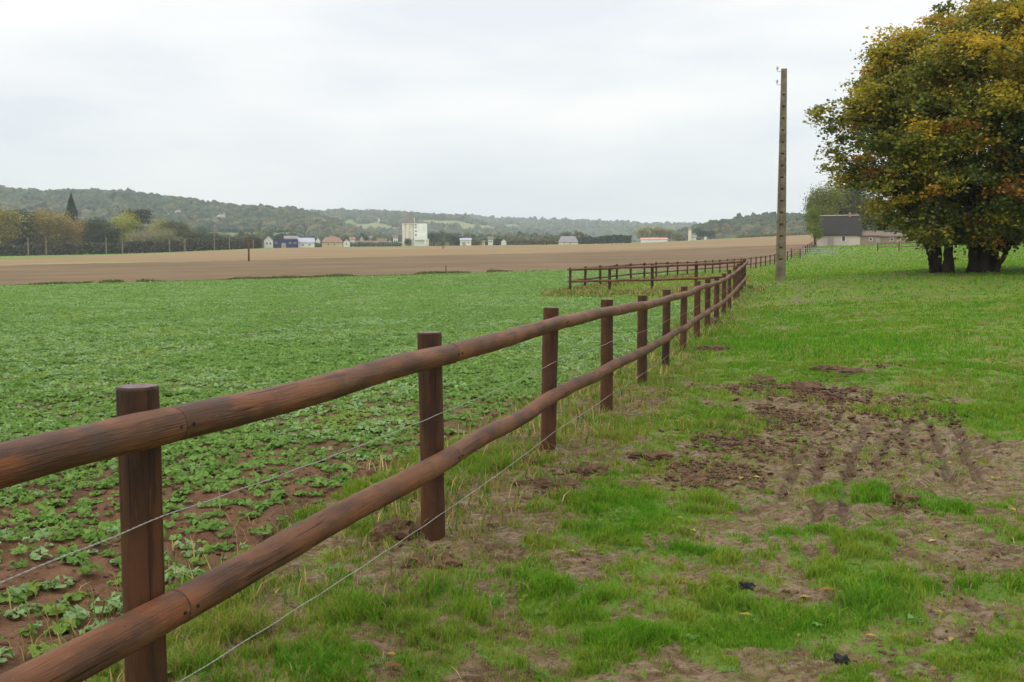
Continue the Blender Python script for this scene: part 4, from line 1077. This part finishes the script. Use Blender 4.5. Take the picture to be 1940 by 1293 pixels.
hedge('bushy_hedge', [gp(960, 580), gp(1058, 575)], 3.2, 3, (112, 108, 78), 'brownish hedge between the cottage and the farmhouse', 2600, .9, 4, .3)
hedge('bushy_hedge', [gp(598, 560), gp(760, 600)], 2.2, 3, (104, 108, 76), 'low green brown hedge in front of the village houses', 3200, .8, 5, .4)
hedge('bushy_hedge', [gp(1395, 560), gp(1530, 520)], 1.6, 3, (124, 120, 84), 'low pale hedge at the far edge of the stubble below the wooded rise', 2200, .8, 6, .4)
# grassy bank between crop and ploughed land
n = 9000
a = np.interp(rng.random(n), [0, 1], [-.62, .10]); d = np.interp(a, EDGE_A, EDGE_D) + rng.normal(0, .45, n)
x = a * d; y = d; k = fbm(x * .3, y * .0 + 3, 505, 3) > .30; x, y = x[k], y[k]; n = len(x)
h = .10 + .22 * rng.random(n) * sstep(.4, .7, fbm(x * .25, y * 0, 509, 3)) * 1.4
v, q, t = blade_mesh(x, y, terr(x, y), h, .10 + 0 * h, h * rng.random(n), rng.random(n) * 6.28, rng.random(n) * .8)
col = lin(np.array([(92, 104, 56), (110, 108, 60), (122, 112, 74), (82, 98, 50)]))[rng.integers(0, 4, n)]
tag(mk('bank_grass', v, [q, t], M['dry'], col=np.repeat(col, 5, 0)), 'ragged grass line between the crop and the ploughed field', 'grass', kind='stuff')

# ------------------------------------------------------------------ hills and far woods
PXA = lambda px: (px - 970) / 1900
LAY = [  # ridge distance, foot distance, [(px, row)]
    (1500, 760, [(-1500, 372), (-500, 362), (0, 371), (60, 377), (130, 379), (190, 377), (250, 380), (330, 390), (420, 402), (500, 408), (560, 412), (610, 424), (680, 448), (760, 470), (900, 480)]),
    (2300, 1250, [(300, 430), (450, 418), (560, 414), (640, 412), (720, 412), (760, 415), (830, 419), (880, 422), (940, 436), (1060, 456), (1200, 475)]),
    (3100, 1700, [(500, 420), (700, 419), (890, 421), (910, 423), (1000, 427), (1100, 430), (1200, 434), (1260, 437), (1400, 438), (1600, 436), (2600, 425)]),
    (1000, 720, [(1285, 459), (1310, 448), (1340, 441), (1400, 431), (1440, 427), (1500, 425), (1540, 427), (1700, 424), (2700, 410)])]
def hill_z(x, y):
    a = x / y; px = 970 + 1900 * a; g0 = terr(x, y); z = g0 - 6.0; lay = np.full(np.shape(x), -1)
    for k, (D, F0, pr) in enumerate(LAY):
        row = np.interp(px, [p[0] for p in pr], [p[1] for p in pr])
        row = row + 3 * (vnoise(px / 23.0, px * 0 + k, k) - .5)
        zr = EYE + (505 - row) / 1900 * D
        t = np.where(y < D, sstep(F0, D, y) ** .85, 1 - .5 * sstep(D, D * 1.5, y))
        w = g0 - 6 + (zr - g0 + 6) * t
        fade = (px > pr[0][0]) & (px < pr[-1][0])
        up = (w > z) & fade; z = np.where(up, w, z); lay = np.where(up, k, lay)
    return z, lay
def hill_open(x, y, lay):
    """1 where the slope is farmland rather than wood"""
    px = 970 + 1900 * x / y; z, _ = hill_z(x, y); row = 505 - 1900 * (z - EYE) / y
    n = fbm(x / 130, y / 170, 61, 3)
    o = (lay == 1) & (row > 418) & (row < 443) & (n > .34)
    o |= (lay == 0) & (row > 440) & (n > .62)
    o |= (lay == 2) & (row > 428) & (n > .66)
    o |= (lay == -1)
    return o
aa = np.linspace(-.85, .9, 520); dd = np.concatenate([np.geomspace(700, 1100, 70), np.geomspace(1105, 3300, 130), np.geomspace(3320, 4100, 20)])
HX = aa[None] * dd[:, None]; HY = np.repeat(dd[:, None], len(aa), 1)
HZv, HL = hill_z(HX.ravel(), HY.ravel())
HZv = HZv + (fbm(HX.ravel() / 60, HY.ravel() / 60, 8, 3) - .5) * 5 * (HL >= 0)
hop = hill_open(HX.ravel(), HY.ravel(), HL)
na = len(aa); i = np.arange(len(dd) - 1)[:, None] * na; j = np.arange(na - 1)[None]
HQ = np.stack([i + j, i + j + 1, i + na + j + 1, i + na + j], -1).reshape(-1, 4)
def hill_mat():
    t = NT('hillside'); p = t.pos()
    n = t.noise(p, .004, 4); n2 = t.noise(p, .03, 4); v = t.n('TexVoronoi'); v.inputs['Scale'].default_value = .005; t.l(p, v.inputs['Vector'])
    f = t.mix(t.ramp(v.outputs['Color'], .2, .8), rgb(104, 124, 78), rgb(132, 136, 92))
    f = t.mix(t.math('MULTIPLY', t.ramp(n2, .45, .7), .3), f, rgb(96, 116, 74))
    w = t.mix(t.ramp(n, .35, .65), rgb(70, 84, 56), rgb(92, 96, 62))
    c = t.mix(t.attr('open'), w, f)
    return t.end(t.princ(c, .95, None, .1))
struct(mk('hills', np.stack([HX.ravel(), HY.ravel(), HZv], -1), [HQ], hill_mat(), attrs={'open': hop.astype(float)}))
# woods clothing the hills: one mass of crowns per hill
def woods(name, label, lay_k, D, F0, a0, a1, n, s0, seed, cols):
    global rng
    keep_r = rng; rng = np.random.default_rng(seed)
    d = F0 + (D * 1.03 - F0) * rng.random(n) ** .75; a = a0 + (a1 - a0) * rng.random(n)
    # a denser line of crowns along the ridge
    m = n // 5; d[:m] = D * (.975 + .035 * rng.random(m))
    x, y = a * d, d; z, lay = hill_z(x, y)
    k = (lay == lay_k) & ~hill_open(x, y, lay)
    hed = (lay == lay_k) & hill_open(x, y, lay) & (vnoise(x / 40, y / 300, 5) > .66)
    k = k | hed
    x, y, z = x[k], y[k], z[k]; n = len(x)
    s = s0 * (.6 + .8 * rng.random(n))
    v, f = lumps(x, y, z + s * .35, s, 1.0, (I2, F2), .34)
    tone = cols[np.clip((fbm(x / 60, y / 60, seed, 3) * 1.5 - .25 + rng.normal(0, .18, n)) * len(cols), 0, len(cols) - 1).astype(int)] * (.75 + .5 * rng.random((n, 1)))
    o = mk(name, v, [f], M['treeleaf'], col=np.repeat(tone, len(I2), 0), smooth=False); o.color = (1, 1, 1, 1)
    tag(o, label, 'woods', kind='stuff'); rng = keep_r
WC = lin(np.array([(54, 74, 52), (62, 80, 54), (72, 84, 56), (84, 90, 58), (104, 100, 64), (60, 76, 58)]))
woods('hillside_woods', 'wooded hillside with mixed green and ochre crowns on the left', 0, 1500, 800, -.75, -.1, 16000, 4.6, 1, WC)
woods('mid_hill_woods', 'woods and hedgerows on the farmed hill behind the silo', 1, 2300, 1250, -.3, .12, 11000, 5.6, 2, WC)
woods('far_hill_woods', 'far hazy wooded ridge in the centre of the valley', 2, 3100, 1750, -.2, .6, 12000, 7.5, 3, WC)
woods('right_hill_woods', 'wooded rise between the chapel and the concrete pole', 3, 1000, 730, .16, .75, 6500, 4.4, 4, WC * .8)
# wooded valley floor behind the village
n = 13000; rng2 = np.random.default_rng(12)
a = PXA(-420 + 1530 * rng2.random(n)); d = np.where(a < PXA(480), 480, 680) + 480 * rng2.random(n); x, y = a * d, d
k = fbm(x / 40, y / 60, 15, 3) > .36; x, y = x[k], y[k]; s = (1.3 + 1.5 * rng2.random(len(x))) * (1 + .3 * sstep(700, 1100, y))
v, f = lumps(x, y, terr(x, y) + s * .6 + 6.5 * rng2.random(len(x)) * fbm(x / 9, y / 14, 23, 2) ** 1.2, s, 1.1, (I2, F2), .4)
tone = WC[np.clip((fbm(x / 30, y / 30, 19, 3) * 1.4 - .2 + rng2.normal(0, .2, len(x))) * 6, 0, 5).astype(int)] * (.75 + .5 * rng2.random((len(x), 1)))
o = mk('valley_woods', v, [f], M['treeleaf'], col=np.repeat(tone, len(I2), 0), smooth=False); o.color = (1, 1, 1, 1)
tag(o, 'grey green mass of trees on the valley floor behind the village', 'woods', kind='stuff')

# ------------------------------------------------------------------ buildings
def wallmat(name, c): M[name] = plain(name, rgb(*c), .9, .10, .35)
for nm, c in [('white_render', (232, 228, 220)), ('cream_render', (226, 212, 184)), ('tan_render', (206, 180, 146)), ('navy_cladding', (50, 52, 98)), ('lilac_sheet', (172, 172, 184)), ('slate', (56, 52, 50)), ('grey_slate', (142, 136, 140)), ('red_tile', (150, 116, 100)),
              ('brown_tile', (122, 106, 94)), ('pale_wall', (198, 184, 174)), ('brick', (156, 130, 116)), ('silo_concrete', (232, 222, 208)), ('silo_white', (247, 245, 239)), ('dark_metal', (150, 142, 136)), ('glass', (58, 62, 70)), ('door_wood', (170, 156, 148)), ('chalk', (172, 170, 158)), ('pink_tile', (206, 150, 140))]:
    wallmat(nm, c)
def house(name, px0, px1, d, dep, wall_px, roof_px, wm, rm, label, cat='house', hip=0.0, rot=None, wins=(), door=None, gable=False, group=None, lift=0.0, roof_over=.3):
    """rectangular house: width px0..px1 at distance d, eaves and ridge heights given in photo pixels"""
    k = d / 1900; w = (px1 - px0) * k; hw = wall_px * k; hr = roof_px * k
    x = ((px0 + px1) / 2 - 970) * k; z = tz(x, d) + lift
    if rot is None: rot = -math.atan2(x, d) * 1.05
    root = tag(empty(name, (x, d, z), rot), label, cat, group)
    m = MB(); a, b = w / 2, dep
    m.box(-a, a, 0, b, -1.5, hw)
    if gable:   # ridge runs away from the viewer
        for yy in (0.0, b - .2): m.add([(-a, yy, hw), (a, yy, hw), (0, yy, hw + hr), (-a, yy + .2, hw), (a, yy + .2, hw), (0, yy + .2, hw + hr)], [(0, 1, 2), (5, 4, 3)]); m.add([(-a, yy, hw), (0, yy, hw + hr), (0, yy + .2, hw + hr), (-a, yy + .2, hw), (a, yy, hw), (a, yy + .2, hw)], [(0, 3, 2, 1), (4, 1, 2, 5)])
    elif hip < .2:
        for xx in (-a, a - .2): m.add([(xx, 0, hw), (xx, b, hw), (xx, b / 2, hw + hr), (xx + .2, 0, hw), (xx + .2, b, hw), (xx + .2, b / 2, hw + hr)], [(2, 1, 0), (3, 4, 5)]); m.add([(xx, 0, hw), (xx, b / 2, hw + hr), (xx + .2, b / 2, hw + hr), (xx + .2, 0, hw), (xx, b, hw), (xx + .2, b, hw)], [(0, 1, 2, 3), (4, 5, 2, 1)])
    m.build('wall', M[wm], root)
    r = MB(); o = roof_over; t = .22
    if hr > 0:
        if gable:
            s = hr / a
            for sg in (-1, 1):
                e = sg * (a + o); ze = hw - o * s
                P_ = [(e, -o, ze), (0, -o, hw + hr), (0, b + o, hw + hr), (e, b + o, ze)]
                r.hexa([(p[0], p[1], p[2] + .02) for p in P_], [(p[0], p[1], p[2] + t) for p in P_])
        else:
            s = hr / (b / 2); h_ = hip * a
            for sg, y0 in ((1, -o), (-1, b + o)):
                ze = hw - o * s
                P_ = [(-a - o, y0, ze), (a + o, y0, ze), (a + o - h_, b / 2, hw + hr), (-a - o + h_, b / 2, hw + hr)]
                if sg < 0: P_ = P_[::-1]
                r.hexa([(p[0], p[1], p[2] + .02) for p in P_], [(p[0], p[1], p[2] + t) for p in P_])
            if hip >= .2:
                for sg in (-1, 1):
                    e = sg * (a + o); ze = hw - o * s
                    A = [(e, -o, ze + .01), (e, b + o, ze + .01), (sg * (a + o - h_), b / 2, hw + hr + .01)]
                    r.add(A + [(p[0], p[1], p[2] + t) for p in A], [(3, 4, 5), (2, 1, 0)])
    else: r.box(-a - .15, a + .15, -.15, b + .15, hw + .003, hw + .35)
    rf = r.build('roof', M[rm], root)
    for (u, v, ww, hh) in wins:
        fr = MB().box(-a + u * w - ww / 2, -a + u * w + ww / 2, -.06, .03, v * hw - hh / 2, v * hw + hh / 2).build('window', M['white_render'], root)
        MB().box(-a + u * w - ww / 2 + .1, -a + u * w + ww / 2 - .1, -.09, -.062, v * hw - hh / 2 + .1, v * hw + hh / 2 - .1).build('pane', M['glass'], fr)
    if door: MB().box(-a + door[0] * w - door[1] / 2, -a + door[0] * w + door[1] / 2, -.07, .03, -.3, door[2]).build('door', M['door_wood'], root)
    return root, rf, w, hw, hr
# barn by the pasture
root, rf, w, hw, hr = house('slate_barn', 1547, 1624, 214, 7, 22, 34, 'pale_wall', 'slate', 'long pale barn with a steep dark slate roof at the left of the big tree', 'barn', wins=[(.62, .62, .8, 1.2)], door=(.32, 1.3, 1.9))
MB().box(-w / 2 + .2, w / 2 - .2, 3.35, 3.65, hw + hr + .2, hw + hr + .38).build('lit_ridge_tiles', M['pale_wall'], rf)  # pale material paints the light catching the roof ridge
MB().box(w / 2 - 2.4, w / 2 - 1.9, 3.25, 3.75, hw + hr - .3, hw + hr + .9).build('chimney', M['brick'], rf)
house('brick_shed', 1625, 1668, 212, 5, 17, 8, 'brick', 'brown_tile', 'low pink brick shed joined on right of the slate barn', 'shed', wins=[(.5, .6, .7, .7)], door=(.8, .9, 1.5))
house('brick_shed', 1669, 1712, 210, 5, 14, 7, 'brick', 'brown_tile', 'second low brick shed half hidden under the big autumn tree', 'shed', wins=[(.4, .6, .7, .7)], door=(.7, .9, 1.3))
# village
house('village_house', 503, 519, 520, 8, 15, 8, 'white_render', 'grey_slate', 'white gabled house at the left end of the blue hall', gable=True, wins=[(.3, .6, .9, 1.2), (.7, .6, .9, 1.2)])
house('blue_hall', 520, 566, 500, 14, 15, 0, 'navy_cladding', 'navy_cladding', 'flat roofed dark blue hall in the village', 'warehouse', door=(.42, 2.2, 2.4), wins=[(.12, .62, 1.1, .8), (.68, .62, 1.1, .8), (.88, .62, 1.1, .8)])
house('lilac_shed', 567, 597, 505, 14, 9, 9, 'white_render', 'lilac_sheet', 'pale lilac roofed shed with white wall right of the blue hall', 'shed', wins=[(.3, .55, 1.0, .8), (.7, .55, 1.0, .8)])
house('white_annex', 541, 566, 528, 8, 17, 5, 'cream_render', 'grey_slate', 'cream house showing above the blue hall', 'house')
house('village_house', 612, 650, 540, 9, 9, 9, 'tan_render', 'red_tile', 'tan house with a red tiled roof left of the silo', hip=.35, wins=[(.3, .55, .9, 1.0), (.6, .55, .9, 1.0)])
house('village_house', 652, 664, 560, 8, 9, 6, 'white_render', 'slate', 'small white house right of the red roofed house', gable=True, wins=[(.5, .6, .8, 1.0)])
house('farm_shed', 674, 718, 600, 10, 7, 4, 'tan_render', 'brown_tile', 'low tan farm shed between village and silo', 'shed')
house('village_house', 716, 734, 610, 9, 8, 7, 'brick', 'brown_tile', 'red brown house left of the tiny white house', wins=[(.5, .5, .8, 1.0)])
house('village_house', 736, 743, 600, 6, 8, 4, 'white_render', 'red_tile', 'tiny white house just left of the silo', gable=True)
house('silo_shed', 744, 767, 612, 8, 6, 2, 'pale_wall', 'grey_slate', 'low pale shed at the left foot of the silo', 'shed')
house('white_shed', 872, 893, 590, 12, 10, 4, 'white_render', 'lilac_sheet', 'white farm shed right of the dark trees by the silo', 'shed', wins=[(.75, .6, .9, .8)], door=(.35, 2.0, 2.2))
house('cottage', 908, 919, 600, 7, 6, 3, 'cream_render', 'brown_tile', 'tiny cream cottage right of the brown bush', 'house')
house('cottage', 949, 960, 590, 7, 6, 5, 'white_render', 'grey_slate', 'little white cottage with grey roof beside the short hedge', 'house', gable=True)
house('farmhouse', 1058, 1094, 570, 9, 4, 11, 'white_render', 'grey_slate', 'farmhouse with a big grey hipped roof and low white wall', hip=.3, wins=[(.3, .5, .8, .6), (.6, .5, .8, .6)])
house('long_shed', 1213, 1262, 640, 12, 5, 3.5, 'white_render', 'pink_tile', 'long low white shed with a pinkish red roof', 'shed')
house('white_house', 1332, 1337, 650, 5, 4, 3, 'white_render', 'grey_slate', 'speck of a white house in front of the wooded rise', 'house', gable=True)
ch = house('chapel', 1303, 1317, 640, 7, 5, 5, 'white_render', 'grey_slate', 'small white chapel with a square bell tower', 'church')[0]
t = MB().box(-2.6, -.6, -1.6, 1.2, -1, 6.4).build('tower', M['cream_render'], ch)
MB().add([(-2.8, -1.8, 6.41), (-.4, -1.8, 6.41), (-.4, 1.4, 6.41), (-2.8, 1.4, 6.41), (-1.6, -.2, 9.2)], [(0, 1, 4), (1, 2, 4), (2, 3, 4), (3, 0, 4)]).build('spire', M['grey_slate'], t)
for a in [(600, 608, 640, 12, 6, 'white_render', 'grey_slate', 'white house between the lilac shed and the red roofed house', True), (627, 637, 660, 15, 6, 'cream_render', 'brown_tile', 'cream house showing behind the red roofed house', False),
          (664, 673, 650, 13, 5, 'white_render', 'red_tile', 'white red roofed house behind the low tan shed', False), (683, 690, 670, 14, 6, 'pale_wall', 'grey_slate', 'pale gabled house behind the middle of the tan shed', True), (700, 712, 680, 14, 5, 'cream_render', 'grey_slate', 'cream grey roofed house left of the red brown house', False),
          (746, 755, 680, 16, 6, 'white_render', 'brown_tile', 'white house behind the low shed at the silo', False), (486, 497, 560, 14, 6, 'cream_render', 'brown_tile', 'cream house half hidden by the end of the hedge', False), (925, 934, 650, 11, 5, 'white_render', 'brown_tile', 'white house between the tiny cottage and the short hedge', False)]:
    house('village_house', a[0], a[1], a[2], 8, a[3], a[4], a[5], a[6], a[7], gable=a[8], wins=[(.3, .62, .9, 1.1), (.7, .62, .9, 1.1)])
# grain silo
def silo():
    d = 600; k = d / 1900; x = (787 - 970) * k; z = tz(x, d)
    root = tag(empty('grain_silo', (x, d, z)), 'tall pale grain silo with a head house standing above the village', 'silo')
    s = k
    u = lambda px: (px - 787) * s
    m = MB()
    for px in (766.5, 773.5, 780.5):
        m.tube([(u(px), 2.0 if px != 773.5 else 1.6, -2), (u(px), 2.0 if px != 773.5 else 1.6, 43 * s)], 3.9 * s, 16)
    m.build('silo_tubes', M['silo_concrete'], root, False)
    MB().box(u(785), u(809), 0.6, 5, 12 * s, 43 * s).box(u(785), u(807), 2.2, 5, -2, 12 * s).box(u(785), u(787), .6, 2.2, -2, 12 * s).box(u(805), u(807), .6, 2.2, -2, 12 * s).build('elevator_block', M['silo_white'], root)  # block has its own cream-white colour, paler than the tubes
    MB().box(u(807.1), u(812), 1.5, 5, -2, 14 * s).build('annex', M['silo_concrete'], root)
    h = MB().box(u(769), u(786), 1, 4.5, 43 * s + .01, 54 * s).box(u(771), u(784.5), 1.4, 4.2, 54 * s + .01, 61 * s).build('head_house', M['dark_metal'], root)
    MB().box(u(764), u(786), .2, 5.2, 43.02 * s - .3, 43 * s).build('parapet', M['silo_concrete'], h)
    MB().box(u(785.5), u(786.5), .6, .9, 43.5 * s, 55 * s).build('ladder', M['white_render'], h)
    for r_ in (20, 27, 34, 39): MB().box(u(787.5), u(790), .5, .61, r_ * s, (r_ + 2.6) * s).build('window', M['glass'], root)
silo()
# pale houses high on the far hillside
for px, row, wpx, lab in [(692, 419, 8, 'white house highest on the far hillside, left of the long one'), (716, 420, 11, 'long white house on the far hillside under the wood'), (668, 437, 7, 'left white house of the hillside hamlet'), (681, 434, 9, 'middle white house of the hillside hamlet'), (706, 436, 8, 'right white house of the hillside hamlet'), (752, 424, 8, 'pale house on the hillside just left of the silo'), (655, 442, 8, 'pale lilac roofed house below the hillside hamlet')]:
    ds = np.linspace(1250, 2300, 500); xs = (px - 970) / 1900 * ds; hz_, _ = hill_z(xs, ds); rows = 505 - 1900 * (hz_ - EYE) / ds
    d = float(ds[int(np.argmin(np.abs(rows - row - 2)))])
    k = d / 1900; x = (px - 970) * k; z = float(hill_z(np.array([x]), np.array([d]))[0][0])
    r0, *_ = house('hillside_house', px - wpx / 2, px + wpx / 2, d, 8, 4.0, 2.5, 'white_render', 'grey_slate', lab, 'house', group='white houses on the far hillside')
    r0.location.z = z + 1.5
# chalk outcrops in the wooded hillside
for px, row, w, h, lab in [(428, 424, 22, 20, 'pale jagged chalk outcrop in the wooded hillside, the larger one'), (345, 414, 12, 14, 'small pale chalk outcrop left in the wooded hillside'), (326, 420, 12, 9, 'low pale rock showing above the yellow tree')]:
    ds = np.linspace(800, 1500, 600); xs = (px - 970) / 1900 * ds; hz_, _ = hill_z(xs, ds); rows = 505 - 1900 * (hz_ - EYE) / ds
    d = float(ds[int(np.argmin(np.abs(rows - row)))]); k = d / 1900; x = (px - 970) * k; z = float(hill_z(np.array([x]), np.array([d]))[0][0])
    B = I3.copy(); rr = .55 + 1.5 * (fbm(B[:, 0] * 3.5 + px, B[:, 2] * 2.2 + B[:, 1], px, 4) - .3)
    o = mk('chalk_outcrop', B * rr[:, None] * np.array([w * k * .42, 7, h * k * .48]), [F3], M['chalk'], smooth=False, loc=(x, d - 6, z + 5))
    tag(o, lab, 'rock')

# ------------------------------------------------------------------ masts and wooden poles
ORD = ['first', 'second', 'third', 'fourth', 'fifth', 'sixth', 'seventh', 'eighth', 'ninth', 'tenth', 'eleventh']
for k, (px, top, d) in enumerate([(57, 450, 345), (91, 449, 352), (204.5, 450, 350), (235, 451, 357), (324, 454, 362), (353, 452, 368), (408.5, 443, 375), (437, 444, 380), (482, 455, 395), (500, 456, 405)]):
    x = (px - 970) / 1900 * d; z = tz(x, d); hh = EYE + (505 - top) / 1900 * d - z
    root = tag(empty('railway_mast', (x, d, z)), f'{ORD[k]} pale railway mast from the left, in front of the dark hedge', 'mast', 'pale masts along the railway')
    MB().hexa([(-.17, -.17, -.2), (.17, -.17, -.2), (.17, .17, -.2), (-.17, .17, -.2)], [(-.13, -.13, hh), (.13, -.13, hh), (.13, .13, hh), (-.13, .13, hh)]).build('column', M['concrete'], root)
    MB().tube([(0, 0, hh * .86), (.9, -1.4, hh * .93)], .05, 6).tube([(0, 0, hh * .72), (.9, -1.4, hh * .93)], .04, 6).build('arm', M['steel'], root)
for px, base_, top, d, lab in [(473, 499, 452, 182, 'brown wooden pole at the edge of the ploughed field'), (840, 482, 466, 330, 'short wooden pole standing in the stubble right of the silo'), (1028.5, 470, 441, 430, 'left leg of the double wooden pole in the stubble'), (1035, 470, 455, 430, 'short right leg of the double wooden pole in the stubble'), (845, 517, 503, 97, 'thin stake at the edge of the green crop')]:
    x = (px - 970) / 1900 * d; z = tz(x, d); hh = EYE + (505 - top) / 1900 * d - z
    root = tag(empty('wooden_pole', (x, d, z)), lab, 'pole')
    r0 = .17 if d > 150 else .06
    MB().tube([(0, 0, -.3), (.01, 0, hh * .5), (0, 0, hh)], [r0, r0 * .9, r0 * .75], 10).build('shaft', M['wood'], root, True)
    if d > 150: MB().box(-.5, .5, -.18, -.08, hh - .5, hh - .38).build('crossarm', M['wood'], root)

# ------------------------------------------------------------------ haze
hz = MB().box(-4300, 4300, -400, 4300, -60, 330)
hm = bpy.data.materials.new('haze_air'); hm.use_nodes = True; nt = hm.node_tree; nt.nodes.clear()
ho = nt.nodes.new('ShaderNodeOutputMaterial'); pv = nt.nodes.new('ShaderNodeVolumePrincipled')
pv.inputs['Color'].default_value = (.84, .92, .98, 1); pv.inputs['Density'].default_value = .00022; pv.inputs['Anisotropy'].default_value = 0
nt.links.new(pv.outputs[0], ho.inputs['Volume'])
hzo = hz.build('haze', hm); hzo['kind'] = 'stuff'; hzo['label'] = 'pale valley haze that fades the far hills'; hzo['category'] = 'haze'

# ------------------------------------------------------------------ sky and light
SUN_EL, SUN_AZ = R(50), R(-120)       # sun direction behind the clouds: left of the view
w = bpy.data.worlds.new('World'); SC.world = w; w.use_nodes = True
nt = w.node_tree; nt.nodes.clear()
out = nt.nodes.new('ShaderNodeOutputWorld'); bg = nt.nodes.new('ShaderNodeBackground'); bg.inputs['Strength'].default_value = .134
sky = nt.nodes.new('ShaderNodeTexSky'); sky.sky_type = 'NISHITA'; sky.sun_disc = False; sky.sun_elevation = SUN_EL; sky.sun_rotation = SUN_AZ
tc = nt.nodes.new('ShaderNodeTexCoord')
mp = nt.nodes.new('ShaderNodeMapping'); mp.inputs['Scale'].default_value = (1.0, 1.0, 4.2); nt.links.new(tc.outputs['Generated'], mp.inputs['Vector'])
nz = nt.nodes.new('ShaderNodeTexNoise'); nz.inputs['Scale'].default_value = 2.6; nz.inputs['Detail'].default_value = 5; nz.inputs['Roughness'].default_value = .5
nt.links.new(mp.outputs[0], nz.inputs['Vector'])
rp = nt.nodes.new('ShaderNodeValToRGB'); rp.color_ramp.elements[0].position = .39; rp.color_ramp.elements[1].position = .61
rp.color_ramp.elements[0].color = (7.05, 7.25, 7.7, 1); rp.color_ramp.elements[1].color = (8.9, 8.75, 8.55, 1)
nt.links.new(nz.outputs['Fac'], rp.inputs['Fac'])
# overcast skies brighten towards the zenith
sx = nt.nodes.new('ShaderNodeSeparateXYZ'); nt.links.new(tc.outputs['Generated'], sx.inputs[0])
mr = nt.nodes.new('ShaderNodeMapRange'); mr.inputs['From Min'].default_value = .25; mr.inputs['From Max'].default_value = 1.0; mr.inputs['To Min'].default_value = 1.0; mr.inputs['To Max'].default_value = 1.7
nt.links.new(sx.outputs['Z'], mr.inputs['Value'])
ml = nt.nodes.new('ShaderNodeMix'); ml.data_type = 'RGBA'; ml.blend_type = 'MULTIPLY'; ml.inputs[0].default_value = 1
nt.links.new(rp.outputs['Color'], ml.inputs[6]); nt.links.new(mr.outputs[0], ml.inputs[7])
mx = nt.nodes.new('ShaderNodeMix'); mx.data_type = 'RGBA'; mx.inputs[0].default_value = .93
nt.links.new(sky.outputs[0], mx.inputs[6]); nt.links.new(ml.outputs[2], mx.inputs[7])
nt.links.new(mx.outputs[2], bg.inputs['Color']); nt.links.new(bg.outputs[0], out.inputs['Surface'])
sd = bpy.data.lights.new('sun', 'SUN'); sd.energy = 1.0; sd.angle = R(25); sd.color = (1, .95, .86)
so = bpy.data.objects.new('sun', sd); COL.objects.link(so)
dirv = Vector((math.sin(SUN_AZ) * math.cos(SUN_EL), math.cos(SUN_AZ) * math.cos(SUN_EL), math.sin(SUN_EL)))
so.rotation_euler = dirv.to_track_quat('Z', 'Y').to_euler(); so.location = (0, 0, 50)

SC.view_settings.view_transform = 'Standard'; SC.view_settings.look = 'None'; SC.view_settings.exposure = 0.0; SC.view_settings.gamma = 1.0
SC.cycles.max_bounces = 6; SC.cycles.diffuse_bounces = 3; SC.cycles.transmission_bounces = 3; SC.cycles.volume_bounces = 1
SC.cycles.use_denoising = True
